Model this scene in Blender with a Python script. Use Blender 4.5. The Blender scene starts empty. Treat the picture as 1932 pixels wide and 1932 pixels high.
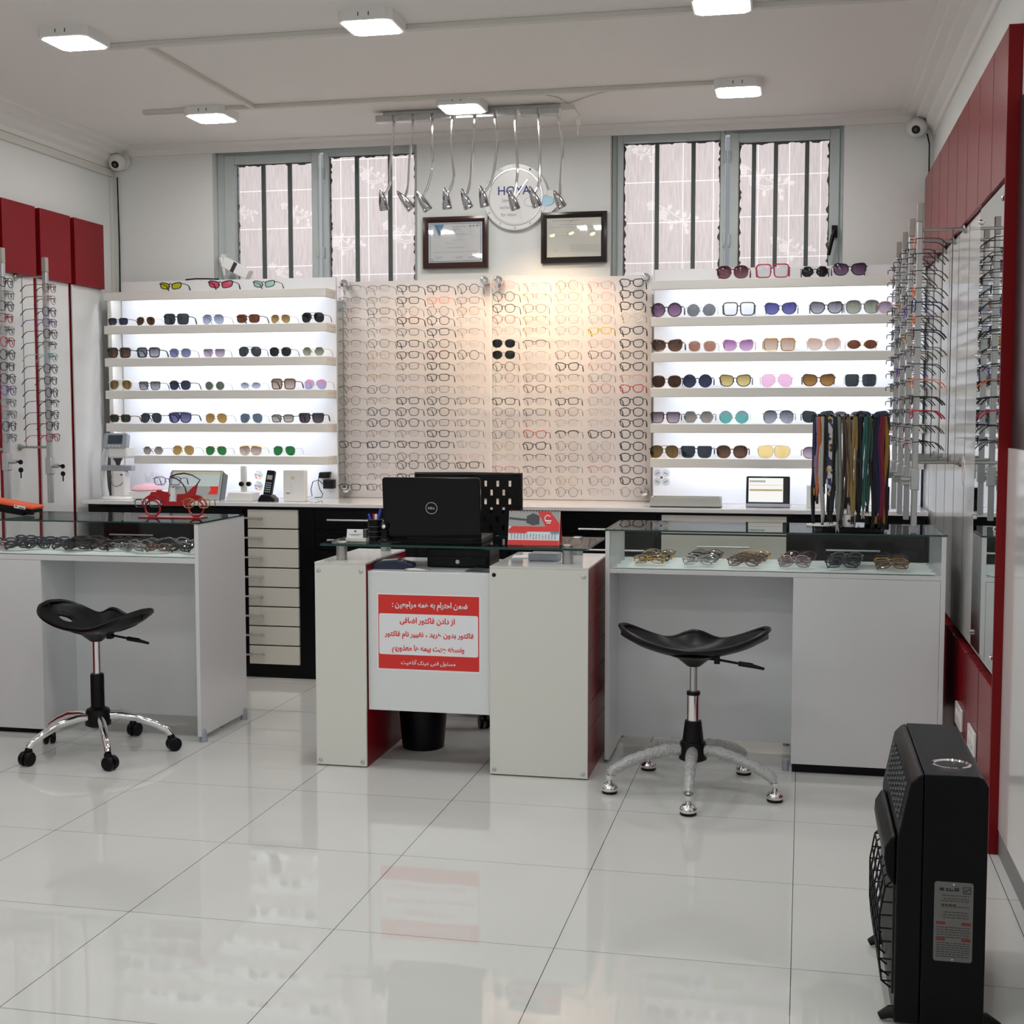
import bpy, math, random
from mathutils import Vector, Matrix
random.seed(7)
PI = math.pi
D = bpy.data
SC = bpy.context.scene
COL = SC.collection

# ---------------------------------------------------------------- camera, world, lights, exposure
EYE = Vector((0, 0, 1.35))
FPX = 2513.1
YAW, PITCH, ROLL = 0.20944, 0.072746, -0.000567
def cam_axes():
    cy, sy, cp, sp = math.cos(YAW), math.sin(YAW), math.cos(PITCH), math.sin(PITCH)
    f = Vector((-sy*cp, cy*cp, -sp)); r = Vector((cy, sy, 0)); u = r.cross(f)
    return math.cos(ROLL)*r + math.sin(ROLL)*u, -math.sin(ROLL)*r + math.cos(ROLL)*u, f
CR, CU, CF = cam_axes()
cam = D.cameras.new('camera'); cam.sensor_width = 36; cam.lens = FPX/1932*36; cam.clip_start = .05; cam.clip_end = 60
co = D.objects.new('camera', cam); COL.objects.link(co)
co.matrix_world = Matrix(((CR.x, CU.x, -CF.x, EYE.x), (CR.y, CU.y, -CF.y, EYE.y), (CR.z, CU.z, -CF.z, EYE.z), (0, 0, 0, 1)))
SC.camera = co

w = D.worlds.new('world'); SC.world = w; w.use_nodes = True
w.node_tree.nodes['Background'].inputs[0].default_value = (.75, .8, .9, 1)
w.node_tree.nodes['Background'].inputs[1].default_value = .35

PANEL_E = 57.0        # radiance of the LED panels
STRIP_E = 36.0
def area(name, loc, rot, sx, sy, power, color=(1, 1, 1)):
    l = D.lights.new(name, 'AREA'); l.shape = 'RECTANGLE'; l.size = sx; l.size_y = sy; l.energy = power; l.color = color
    o = D.objects.new(name, l); COL.objects.link(o); o.location = loc; o.rotation_euler = rot
    return o
# the shop's further LED panels, behind the camera
for yy in (3.45, 1.9, .4, -1.1):
    for xx in (-2.75, -1.55, -.28):
        area('ceiling_panel_light', (xx, yy, 2.78), (0, 0, 0), .2, .2, PANEL_E*PI*.04*.75)
# daylight in the light wells behind the two windows, shining in through the film
area('daylight', (-2.55, 7.75, 2.5), (-PI/2, 0, 0), 1.7, 1.5, 15, (1, .95, .94))
area('daylight', (-.36, 7.75, 2.5), (-PI/2, 0, 0), 1.7, 1.5, 15, (1, .95, .94))

SC.view_settings.view_transform = 'Standard'; SC.view_settings.look = 'None'
SC.view_settings.gamma = 1; SC.view_settings.exposure = 0; SC.view_settings.use_curve_mapping = False
SC.cycles.max_bounces = 10; SC.cycles.transparent_max_bounces = 24; SC.cycles.diffuse_bounces = 5
SC.cycles.glossy_bounces = 5; SC.cycles.transmission_bounces = 6
SC.cycles.caustics_reflective = False; SC.cycles.caustics_refractive = False
SC.cycles.sample_clamp_indirect = 4; SC.cycles.use_denoising = True

# ---------------------------------------------------------------- helpers
def P(x, y, X=None, Y=None, Z=None):
    """the point of the room that the photograph shows at pixel x, y on the plane X, Y or Z = value"""
    d = CR*((x-966)/FPX) + CU*(-(y-966)/FPX) + CF
    if X is not None: t = (X-EYE.x)/d.x
    elif Y is not None: t = (Y-EYE.y)/d.y
    else: t = (Z-EYE.z)/d.z
    return EYE + d*t

class MB:
    def __init__(s): s.v = []; s.f = []; s.mi = []; s.m = 0
    def add(s, vs, fs):
        b = len(s.v); s.v += [Vector(q) for q in vs]; s.f += [tuple(i+b for i in q) for q in fs]; s.mi += [s.m]*len(fs)
        return s
    def box(s, x0, x1, y0, y1, z0, z1, M=None):
        vs = [Vector((x, y, z)) for z in (z0, z1) for y in (y0, y1) for x in (x0, x1)]
        if M is not None: vs = [M @ q for q in vs]
        return s.add(vs, [(0, 2, 3, 1), (4, 5, 7, 6), (0, 1, 5, 4), (2, 6, 7, 3), (0, 4, 6, 2), (1, 3, 7, 5)])
    def tube(s, pts, r, n=8, closed=False, cap=True, flat=1.0):
        pts = [Vector(p) for p in pts]; N = len(pts); rs = r if isinstance(r, (list, tuple)) else [r]*N
        vs = []; prev = None
        for i, p in enumerate(pts):
            if closed: t = pts[(i+1) % N]-pts[i-1]
            else: t = pts[min(i+1, N-1)]-pts[max(i-1, 0)]
            if t.length < 1e-9: t = Vector((0, 0, 1))
            t.normalize()
            if prev is None:
                a = Vector((0, 0, 1)) if abs(t.z) < .9 else Vector((0, 1, 0))
                nn = t.cross(a).normalized()
            else:
                nn = prev - t*prev.dot(t)
                if nn.length < 1e-6: nn = t.orthogonal()
                nn.normalize()
            prev = nn; bb = t.cross(nn)
            for k in range(n):
                a = 2*PI*k/n
                vs.append(p + (nn*math.cos(a)*flat + bb*math.sin(a))*rs[i])
        fs = []
        for i in range(N if closed else N-1):
            j = (i+1) % N
            for k in range(n):
                l = (k+1) % n
                fs.append((i*n+k, i*n+l, j*n+l, j*n+k))
        if cap and not closed:
            fs.append(tuple(range(n-1, -1, -1))); fs.append(tuple((N-1)*n+k for k in range(n)))
        return s.add(vs, fs)
    def lathe(s, prof, c, axis=(0, 0, 1), n=20, cap=True):
        """prof: (radius, height) pairs along the axis from c"""
        q = Vector((0, 0, 1)).rotation_difference(Vector(axis).normalized()).to_matrix(); c = Vector(c); vs = []; fs = []
        for r, h in prof:
            for k in range(n):
                a = 2*PI*k/n; vs.append(c + q @ Vector((r*math.cos(a), r*math.sin(a), h)))
        for i in range(len(prof)-1):
            for k in range(n):
                l = (k+1) % n; fs.append((i*n+k, i*n+l, (i+1)*n+l, (i+1)*n+k))
        if cap: fs.append(tuple(range(n-1, -1, -1))); fs.append(tuple((len(prof)-1)*n+k for k in range(n)))
        return s.add(vs, fs)
    def cyl(s, c, r, h, axis=(0, 0, 1), n=20): return s.lathe([(r, 0), (r, h)], c, axis, n)
    def prism(s, poly, y0, y1, M=None):
        """poly in x,z, extruded along y"""
        n = len(poly); vs = [Vector((a, y0, b)) for a, b in poly] + [Vector((a, y1, b)) for a, b in poly]
        if M is not None: vs = [M @ q for q in vs]
        fs = [(i, (i+1) % n, n+(i+1) % n, n+i) for i in range(n)]
        return s.add(vs, fs+[tuple(range(n-1, -1, -1)), tuple(range(n, 2*n))])
    def grid(s, fn, nu, nv, skip=None):
        vs = [fn(i/nu, j/nv) for j in range(nv+1) for i in range(nu+1)]; fs = []
        for j in range(nv):
            for i in range(nu):
                if skip and skip((i+.5)/nu, (j+.5)/nv): continue
                a = j*(nu+1)+i; fs.append((a, a+1, a+nu+2, a+nu+1))
        return s.add(vs, fs)
    def sphere(s, c, r, n=12, sx=1, sy=1, sz=1):
        c = Vector(c); vs = []; fs = []; m = n//2
        for j in range(m+1):
            t = PI*j/m
            for k in range(n):
                a = 2*PI*k/n; vs.append(c+Vector((r*sx*math.sin(t)*math.cos(a), r*sy*math.sin(t)*math.sin(a), r*sz*math.cos(t))))
        for j in range(m):
            for k in range(n):
                l = (k+1) % n; fs.append((j*n+k, (j+1)*n+k, (j+1)*n+l, j*n+l))
        return s.add(vs, fs)

MAT = {}
def nt(name):
    m = D.materials.new(name); m.use_nodes = True; MAT[name] = m
    return m, m.node_tree, m.node_tree.nodes['Principled BSDF']
def mat(name, c, rough=.5, metal=0, spec=.5, coat=0, noise=0, nscale=8):
    m, t, b = nt(name)
    b.inputs['Base Color'].default_value = (*c, 1); b.inputs['Roughness'].default_value = rough
    b.inputs['Metallic'].default_value = metal; b.inputs['Specular IOR Level'].default_value = spec; b.inputs['Coat Weight'].default_value = coat
    b.inputs['Coat Roughness'].default_value = .04
    if noise:
        n = t.nodes.new('ShaderNodeTexNoise'); n.inputs['Scale'].default_value = nscale; n.inputs['Detail'].default_value = 3
        tc = t.nodes.new('ShaderNodeTexCoord'); t.links.new(tc.outputs['Object'], n.inputs['Vector'])
        r = t.nodes.new('ShaderNodeMixRGB'); r.inputs[1].default_value = (*[x*(1-noise) for x in c], 1); r.inputs[2].default_value = (*[min(1, x*(1+noise)) for x in c], 1)
        t.links.new(n.outputs[0], r.inputs[0]); t.links.new(r.outputs[0], b.inputs['Base Color'])
    return m
def emis(name, c, e):
    m = D.materials.new(name); m.use_nodes = True; t = m.node_tree; t.nodes.clear()
    o = t.nodes.new('ShaderNodeOutputMaterial'); x = t.nodes.new('ShaderNodeEmission'); x.inputs[0].default_value = (*c, 1); x.inputs[1].default_value = e
    t.links.new(x.outputs[0], o.inputs[0]); MAT[name] = m; return m
def clear(name, tint, ior=1.45, rough=.02, tint2=None, refl=1.0, zr=(0, 1)):
    """see-through sheet: transparency with a fresnel reflection; tint2 grades the tint from top to bottom of the piece"""
    m = D.materials.new(name); m.use_nodes = True; t = m.node_tree; t.nodes.clear()
    o = t.nodes.new('ShaderNodeOutputMaterial'); tr = t.nodes.new('ShaderNodeBsdfTransparent'); gl = t.nodes.new('ShaderNodeBsdfGlossy')
    gl.inputs['Roughness'].default_value = rough; lw_ = t.nodes.new('ShaderNodeLayerWeight'); lw_.inputs[0].default_value = .5; pw = t.nodes.new('ShaderNodeMath'); pw.operation = 'POWER'; pw.inputs[1].default_value = 5; t.links.new(lw_.outputs['Facing'], pw.inputs[0])
    f0 = ((ior-1)/(ior+1))**2; fr = t.nodes.new('ShaderNodeMath'); fr.operation = 'MULTIPLY_ADD'; fr.inputs[1].default_value = 1-f0; fr.inputs[2].default_value = f0; t.links.new(pw.outputs[0], fr.inputs[0])
    mx = t.nodes.new('ShaderNodeMixShader'); tr.inputs[0].default_value = (*tint, 1); gl.inputs[0].default_value = (refl, refl, refl, 1)
    if tint2:
        tc = t.nodes.new('ShaderNodeTexCoord'); sp = t.nodes.new('ShaderNodeSeparateXYZ'); rp = t.nodes.new('ShaderNodeMixRGB')
        rp.inputs[1].default_value = (*tint2, 1); rp.inputs[2].default_value = (*tint, 1)
        t.links.new(tc.outputs['Generated'], sp.inputs[0]); t.links.new(sp.outputs[2], rp.inputs[0]); t.links.new(rp.outputs[0], tr.inputs[0])
    t.links.new(fr.outputs[0], mx.inputs[0]); t.links.new(tr.outputs[0], mx.inputs[1]); t.links.new(gl.outputs[0], mx.inputs[2]); t.links.new(mx.outputs[0], o.inputs[0])
    MAT[name] = m; return m

XF = {}
def mesh(name, mb, mats, inv=None, sharp=35):
    me = D.meshes.new(name)
    me.from_pydata([(inv @ q) if inv is not None else q for q in mb.v], [], mb.f)
    for m in (mats if isinstance(mats, (list, tuple)) else [mats]): me.materials.append(MAT[m])
    me.polygons.foreach_set('use_smooth', [True]*len(me.polygons))
    if any(mb.mi): me.polygons.foreach_set('material_index', mb.mi)
    me.update(); me.set_sharp_from_angle(angle=math.radians(sharp))
    return me
def tag(o, label, cat=None, group=None, kind=None):
    if label: o['label'] = label
    if cat: o['category'] = cat
    if group: o['group'] = group
    if kind: o['kind'] = kind
    return o
def thing(name, label, cat, loc=(0, 0, 0), rz=0, group=None, rx=0, ry=0):
    o = D.objects.new(name, None); COL.objects.link(o); o.empty_display_size = .05
    o.location = loc; o.rotation_euler = (rx, ry, rz)
    XF[o.name] = Matrix.LocRotScale(Vector(loc), o.rotation_euler, None)
    return tag(o, label, cat, group)
def obj(name, mb, m, parent=None, world=True, bevel=0, label=None, sharp=35):
    """one mesh object; with world=True its coordinates are the room's, else the parent thing's own"""
    inv = None
    if parent is not None:
        r = parent
        while r.parent: r = r.parent
        if world and r.name in XF: inv = XF[r.name].inverted()
    o = D.objects.new(name, mesh(name, mb, m, inv, sharp)); COL.objects.link(o)
    if parent is not None: o.parent = parent
    if bevel:
        b = o.modifiers.new('bevel', 'BEVEL'); b.width = bevel; b.segments = 2; b.limit_method = 'ANGLE'
    if label: o['label'] = label
    return o
def one(name, mb, m, label, cat, group=None, bevel=0):
    """a thing that is a single mesh, its origin at its base"""
    lo = Vector([min(q[i] for q in mb.v) for i in range(3)]); hi = Vector([max(q[i] for q in mb.v) for i in range(3)])
    c = Vector(((lo.x+hi.x)/2, (lo.y+hi.y)/2, lo.z)); inv = Matrix.Translation(-c)
    o = D.objects.new(name, mesh(name, mb, m, inv)); COL.objects.link(o); o.location = c
    if bevel:
        b = o.modifiers.new('bevel', 'BEVEL'); b.width = bevel; b.segments = 2; b.limit_method = 'ANGLE'
    XF[o.name] = Matrix.Translation(c)
    return tag(o, label, cat, group)
def struct(name, mb, m, parent=None, bevel=0):
    o = obj(name, mb, m, parent, bevel=bevel)
    if parent is None: o['kind'] = 'structure'
    return o

# Arabic-script lettering: joined letter forms in reading order
_AR = {'ا': 0xFE8D, 'آ': 0xFE81, 'ئ': 0xFE89, 'ب': 0xFE8F, 'ت': 0xFE95, 'ج': 0xFE9D, 'ح': 0xFEA1, 'خ': 0xFEA5, 'د': 0xFEA9, 'ذ': 0xFEAB, 'ر': 0xFEAD, 'ز': 0xFEAF,
       'س': 0xFEB1, 'ض': 0xFEBD, 'ع': 0xFEC9, 'غ': 0xFECD, 'ف': 0xFED1, 'ک': 0xFB8E, 'ل': 0xFEDD, 'م': 0xFEE1, 'ن': 0xFEE5, 'ه': 0xFEE9, 'و': 0xFEED, 'ی': 0xFBFC, 'پ': 0xFB56}
_NOJOIN = set('اآدذرزو')
def shape_ar(s):
    out = []
    for i, c in enumerate(s):
        if c not in _AR: out.append(c); continue
        pj = i > 0 and s[i-1] in _AR and s[i-1] not in _NOJOIN
        nj = i+1 < len(s) and s[i+1] in _AR and c not in _NOJOIN
        out.append(chr(_AR[c] + (3 if pj and nj else 1 if pj else 2 if nj else 0)))
    return ''.join(reversed(out))
def text(name, body, c, width, m, parent, height=None, right=(1, 0, 0), up=(0, 0, 1), bold=0, lift=.0006, shear=0):
    """lettering as a thin mesh centred on c, fitted to a width (and height) on the plane of right and up"""
    cu = D.curves.new(name, 'FONT'); cu.body = body; cu.size = 1; cu.offset = bold; cu.shear = shear; cu.resolution_u = 3
    t = D.objects.new(name, cu); COL.objects.link(t)
    me = D.meshes.new_from_object(t.evaluated_get(bpy.context.evaluated_depsgraph_get()))
    vs = [v.co.copy() for v in me.vertices]; fs = [tuple(p.vertices) for p in me.polygons]
    D.objects.remove(t); D.curves.remove(cu); D.meshes.remove(me)
    x0, x1 = min(v.x for v in vs), max(v.x for v in vs); y0, y1 = min(v.y for v in vs), max(v.y for v in vs)
    sx = width/(x1-x0); sy = height/(y1-y0) if height else sx
    R, U = Vector(right), Vector(up); Nn = R.cross(U)
    b = MB(); b.add([Vector(c)+R*((v.x-(x0+x1)/2)*sx)+U*((v.y-(y0+y1)/2)*sy)+Nn*lift for v in vs], fs)
    return obj(name, b, m, parent)

# ---------------------------------------------------------------- materials
mat('wall_paint', (.74, .755, .74), .75, noise=.02, nscale=3)
mat('ceiling_paint', (.82, .80, .775), .85, noise=.015, nscale=2)
mat('duct_plastic', (.66, .65, .60), .5)
mat('white_gloss', (.78, .78, .77), .12, coat=.3)
mat('white_board', (.80, .80, .79), .25)
mat('counter_white', (.70, .72, .735), .18, noise=.015, nscale=30)
mat('cream_front', (.70, .68, .61), .3)
mat('fascia', (.74, .73, .69), .35)
mat('shelf_back', (.80, .81, .84), .3)
mat('black_laminate', (.0015, .0015, .002), .3, spec=.2)
mat('red_lacquer', (.215, .005, .010), .25, spec=.18)
mat('red_lacquer_dark', (.14, .002, .005), .35, spec=.15)
mat('wall_gap', (.03, .006, .008), .5)
mat('worktop_white', (.82, .82, .82), .08, coat=.3)
mat('desk_white', (.70, .71, .66), .16)
mat('panel_white', (.74, .77, .78), .15)
mat('red_plastic', (.40, .008, .014), .22)
mat('red_end', (.17, .002, .004), .3, spec=.2)
mat('black_plastic', (.002, .002, .003), .38, spec=.22)
mat('black_gloss', (.0015, .0015, .002), .15, spec=.25)
mat('heater_black', (.0012, .0012, .0025), .36, spec=.16)
mat('heater_dark', (.004, .004, .005), .5)
mat('grey_plastic', (.34, .37, .42), .4)
mat('dark_grey', (.06, .065, .07), .45)
mat('white_plastic', (.80, .80, .79), .3)
mat('off_white', (.72, .70, .66), .4)
mat('chrome', (.82, .82, .84), .07, metal=1)
mat('lamp_chrome', (.50, .50, .52), .10, metal=1)
mat('satin_metal', (.55, .56, .57), .32, metal=1)
mat('alu_pole', (.50, .51, .52), .42, metal=.7)
mat('pole_cap', (.36, .34, .31), .5)
mat('steel_brushed', (.42, .42, .40), .35, metal=1)
mat('window_paint', (.47, .52, .52), .5, noise=.06, nscale=14)
mat('bar_paint', (.085, .10, .10), .6, noise=.2, nscale=20)
mat('putty', (.12, .115, .11), .9, noise=.3, nscale=40)
mat('film_white', (.9, .85, .84), .7)
mat('wood_frame', (.040, .013, .008), .25)
mat('wood_frame_black', (.014, .010, .009), .25)
mat('paper', (.80, .82, .83), .6)
mat('paper_cream', (.82, .83, .76), .6)
mat('ink', (.03, .03, .04), .6)
mat('ink_blue', (.01, .03, .22), .5)
mat('ink_grey', (.22, .22, .23), .6)
mat('print_blue', (.10, .30, .50), .5)
mat('sky_print', (.45, .70, .88), .4)
mat('sign_red', (.70, .025, .02), .35)
mat('sign_letter', (.80, .02, .03), .4)
mat('sign_white', (.84, .86, .89), .35)
mat('cloth', (.82, .88, .87), .95, noise=.06, nscale=60)
mat('pink_cloth', (.80, .46, .52), .9, noise=.25, nscale=160)
mat('pink', (.80, .12, .32), .4)
mat('orange', (.85, .11, .03), .35)
mat('navy', (.012, .018, .05), .35)
mat('screen_dark', (.03, .045, .07), .12)
mat('screen_pale', (.60, .72, .72), .3)
mat('screen_grey', (.35, .36, .35), .35)
mat('yellow_pale', (.70, .58, .30), .5)
mat('blue_pen', (.02, .04, .45), .3)
mat('key_metal', (.30, .29, .26), .35, metal=.9)
mat('baseboard_grey', (.20, .20, .20), .5)
mat('wall_dark', (.02, .021, .022), .3)
mat('glass_edge', (.010, .05, .045), .1)
mat('mirror', (.80, .86, .85), .01, metal=1)
mat('seat_black', (.002, .002, .003), .36, spec=.25)
mat('camera_white', (.74, .73, .70), .35)
emis('led_panel', (1, .985, .96), PANEL_E)
emis('led_strip', (.86, .90, 1), STRIP_E)
emis('warm_bulb', (1, .66, .36), 25)
clear('acrylic', (.985, .985, .985), 1.3, .08)
clear('acrylic_peg', (.96, .96, .97), 1.4, .05)
clear('counter_glass', (.965, .985, .98), 1.42, .01, refl=.4)
clear('lens_clear', (.945, .94, .94), 1.42, .03)
clear('lens_demo', (.78, .77, .76), 1.5, .05)
clear('film_wrap', (.86, .87, .88), 1.6, .25)

# floor: 0.59 x 0.60 m polished porcelain tiles
m, t, b = nt('floor_tile')
tc = t.nodes.new('ShaderNodeTexCoord'); mp = t.nodes.new('ShaderNodeMapping'); t.links.new(tc.outputs['Object'], mp.inputs[0])
mp.inputs['Rotation'].default_value = (0, 0, math.radians(.35))
sp = t.nodes.new('ShaderNodeSeparateXYZ'); t.links.new(mp.outputs[0], sp.inputs[0])
def grout(out, period, off, half):
    a = t.nodes.new('ShaderNodeMath'); a.operation = 'ADD'; a.inputs[1].default_value = -off+period/2; t.links.new(out, a.inputs[0])
    d = t.nodes.new('ShaderNodeMath'); d.operation = 'DIVIDE'; d.inputs[1].default_value = period; t.links.new(a.outputs[0], d.inputs[0])
    f = t.nodes.new('ShaderNodeMath'); f.operation = 'FRACT'; t.links.new(d.outputs[0], f.inputs[0])
    s = t.nodes.new('ShaderNodeMath'); s.operation = 'SUBTRACT'; s.inputs[1].default_value = .5; t.links.new(f.outputs[0], s.inputs[0])
    ab = t.nodes.new('ShaderNodeMath'); ab.operation = 'ABSOLUTE'; t.links.new(s.outputs[0], ab.inputs[0])
    g = t.nodes.new('ShaderNodeMath'); g.operation = 'LESS_THAN'; g.inputs[1].default_value = half/period; t.links.new(ab.outputs[0], g.inputs[0])
    return g.outputs[0]
gx = grout(sp.outputs[0], .5885, -.012, .0011); gy = grout(sp.outputs[1], .6025, 3.84, .0009)
mxn = t.nodes.new('ShaderNodeMath'); mxn.operation = 'MAXIMUM'; t.links.new(gx, mxn.inputs[0]); t.links.new(gy, mxn.inputs[1])
nz = t.nodes.new('ShaderNodeTexNoise'); nz.inputs['Scale'].default_value = 2.2; nz.inputs['Detail'].default_value = 4; t.links.new(tc.outputs['Object'], nz.inputs['Vector'])
cl = t.nodes.new('ShaderNodeMixRGB'); cl.inputs[1].default_value = (.61, .62, .60, 1); cl.inputs[2].default_value = (.68, .69, .67, 1); t.links.new(nz.outputs[0], cl.inputs[0])
c2 = t.nodes.new('ShaderNodeMixRGB'); c2.inputs[2].default_value = (.05, .045, .04, 1); t.links.new(mxn.outputs[0], c2.inputs[0]); t.links.new(cl.outputs[0], c2.inputs[1])
t.links.new(c2.outputs[0], b.inputs['Base Color'])
b.inputs['Roughness'].default_value = .03; b.inputs['Specular IOR Level'].default_value = .5
nb = t.nodes.new('ShaderNodeTexNoise'); nb.inputs['Scale'].default_value = 5; nb.inputs['Detail'].default_value = 2; t.links.new(tc.outputs['Object'], nb.inputs['Vector'])
bp = t.nodes.new('ShaderNodeBump'); bp.inputs['Strength'].default_value = .02; bp.inputs['Distance'].default_value = .02; t.links.new(nb.outputs[0], bp.inputs['Height']); t.links.new(bp.outputs[0], b.inputs['Normal'])

# window film: streaky pinkish frosting that glows with the daylight behind it
def film(name, ox, oz, px=.155, pz=.206):
    m, t, b = nt(name); t.nodes.remove(b); o = t.nodes['Material Output']
    tr = t.nodes.new('ShaderNodeBsdfTranslucent'); di = t.nodes.new('ShaderNodeBsdfDiffuse'); mx = t.nodes.new('ShaderNodeMixShader'); mx.inputs[0].default_value = .22
    tc = t.nodes.new('ShaderNodeTexCoord'); mp = t.nodes.new('ShaderNodeMapping'); mp.inputs['Scale'].default_value = (70, 70, 5); t.links.new(tc.outputs['Object'], mp.inputs[0])
    n = t.nodes.new('ShaderNodeTexNoise'); n.inputs['Scale'].default_value = 1.6; n.inputs['Detail'].default_value = 5; n.inputs['Roughness'].default_value = .7; t.links.new(mp.outputs[0], n.inputs['Vector'])
    n2 = t.nodes.new('ShaderNodeTexNoise'); n2.inputs['Scale'].default_value = 3; t.links.new(tc.outputs['Object'], n2.inputs['Vector'])
    r = t.nodes.new('ShaderNodeValToRGB'); r.color_ramp.elements[0].position = .35; r.color_ramp.elements[0].color = (.56, .515, .505, 1); r.color_ramp.elements[1].position = .62; r.color_ramp.elements[1].color = (.70, .645, .635, 1)
    t.links.new(n.outputs[0], r.inputs[0])
    sp = t.nodes.new('ShaderNodeSeparateXYZ'); t.links.new(tc.outputs['Object'], sp.inputs[0])
    def line(out, per, off, half):
        a = t.nodes.new('ShaderNodeMath'); a.operation = 'ADD'; a.inputs[1].default_value = 20*per-off+per/2; t.links.new(out, a.inputs[0])
        d = t.nodes.new('ShaderNodeMath'); d.operation = 'MODULO'; d.inputs[1].default_value = per; t.links.new(a.outputs[0], d.inputs[0])
        s = t.nodes.new('ShaderNodeMath'); s.operation = 'SUBTRACT'; s.inputs[1].default_value = per/2; t.links.new(d.outputs[0], s.inputs[0])
        ab = t.nodes.new('ShaderNodeMath'); ab.operation = 'ABSOLUTE'; t.links.new(s.outputs[0], ab.inputs[0])
        g = t.nodes.new('ShaderNodeMath'); g.operation = 'LESS_THAN'; g.inputs[1].default_value = half; t.links.new(ab.outputs[0], g.inputs[0]); return g.outputs[0]
    mm = t.nodes.new('ShaderNodeMath'); mm.operation = 'MAXIMUM'; t.links.new(line(sp.outputs[0], px, ox, .0022), mm.inputs[0]); t.links.new(line(sp.outputs[2], pz, oz, .0026), mm.inputs[1])
    at = t.nodes.new('ShaderNodeAttribute'); at.attribute_name = 'rose'; m2 = t.nodes.new('ShaderNodeMath'); m2.operation = 'MULTIPLY'; m2.inputs[1].default_value = .6; t.links.new(at.outputs['Fac'], m2.inputs[0])
    m3 = t.nodes.new('ShaderNodeMath'); m3.operation = 'MAXIMUM'; t.links.new(mm.outputs[0], m3.inputs[0]); t.links.new(m2.outputs[0], m3.inputs[1]); mm = m3
    c = t.nodes.new('ShaderNodeMixRGB'); c.inputs[2].default_value = (.97, .93, .92, 1); t.links.new(mm.outputs[0], c.inputs[0]); t.links.new(r.outputs[0], c.inputs[1])
    for q in (tr, di): t.links.new(c.outputs[0], q.inputs[0])
    t.links.new(tr.outputs[0], mx.inputs[1]); t.links.new(di.outputs[0], mx.inputs[2]); t.links.new(mx.outputs[0], o.inputs[0])

# bubble-wrap plastic on the right stool's legs
m, t, b = nt('wrap_plastic'); b.inputs['Base Color'].default_value = (.62, .63, .63, 1); b.inputs['Roughness'].default_value = .22
v = t.nodes.new('ShaderNodeTexVoronoi'); v.inputs['Scale'].default_value = 90; tc = t.nodes.new('ShaderNodeTexCoord'); t.links.new(tc.outputs['Object'], v.inputs['Vector'])
bp = t.nodes.new('ShaderNodeBump'); bp.inputs['Strength'].default_value = .9; bp.inputs['Distance'].default_value = .006; t.links.new(v.outputs['Distance'], bp.inputs['Height']); t.links.new(bp.outputs[0], b.inputs['Normal'])
tr = t.nodes.new('ShaderNodeBsdfTransparent'); mx = t.nodes.new('ShaderNodeMixShader'); mx.inputs[0].default_value = .62
t.links.new(tr.outputs[0], mx.inputs[1]); t.links.new(b.outputs[0], mx.inputs[2]); t.links.new(mx.outputs[0], t.nodes['Material Output'].inputs[0])

# ---------------------------------------------------------------- the room
XL, XR, YB, ZC = -3.73, .64, 6.87, 2.82
struct('floor', MB().box(XL-.1, XR+.1, -2, YB+.1, -.1, 0), 'floor_tile')
struct('ceiling', MB().box(XL-.1, XR+.1, -2.1, 7.02, ZC, ZC+.1), 'ceiling_paint')
struct('wall_left', MB().box(XL-.1, XL, -2, 7.0, 0, ZC), 'wall_paint')
struct('wall_right', MB().box(XR, XR+.1, -2, 7.0, 0, ZC), 'wall_paint')
struct('wall_front', MB().box(XL, XR, -2.1, -2, 0, ZC), 'wall_paint')
WL = (-3.128, -1.972); WR = (-.945, .215); WZ = (1.9, 2.80)
b = MB()
b.box(XL, XR, YB, 7.0, 0, WZ[0]); b.box(XL, XR, YB, 7.0, WZ[1], ZC)
for x0, x1 in ((XL, WL[0]), (WL[1], WR[0]), (WR[1], XR)): b.box(x0, x1, YB, 7.0, WZ[0], WZ[1])
struct('wall_back', b, 'wall_paint')
# stepped plaster cornices along the side walls
prof = [(0, 0), (0, -.115), (.012, -.115), (.016, -.09), (.045, -.075), (.05, -.05), (.085, -.04), (.09, -.022), (.125, -.018), (.13, -.008), (.165, -.006), (.165, 0)]
struct('trim_1', MB().prism([(XL+a, ZC+c) for a, c in prof], -2, YB), 'ceiling_paint')
struct('trim_2', MB().prism([(XR-a, ZC+c) for a, c in prof][::-1], -2, YB), 'ceiling_paint')
struct('trim_3', MB().prism([(0, ZC), (0, ZC-.05), (.01, ZC-.05), (.02, ZC-.02), (.06, ZC-.008), (.06, ZC)], XL, XR, Matrix(((0, 1, 0, 0), (-1, 0, 0, YB), (0, 0, 1, 0), (0, 0, 0, 1)))), 'ceiling_paint')
struct('baseboard_right', MB().box(XR-.012, XR, -2, 4.235, 0, .075), 'baseboard_grey')
struct('trim_4', MB().box(XR-.014, XR, -1.9, 4.232, .078, 1.25), 'white_gloss')
struct('trim_5', MB().box(XR-.006, XR, 4.0, 4.232, 1.252, 2.28), 'wall_dark')

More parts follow.
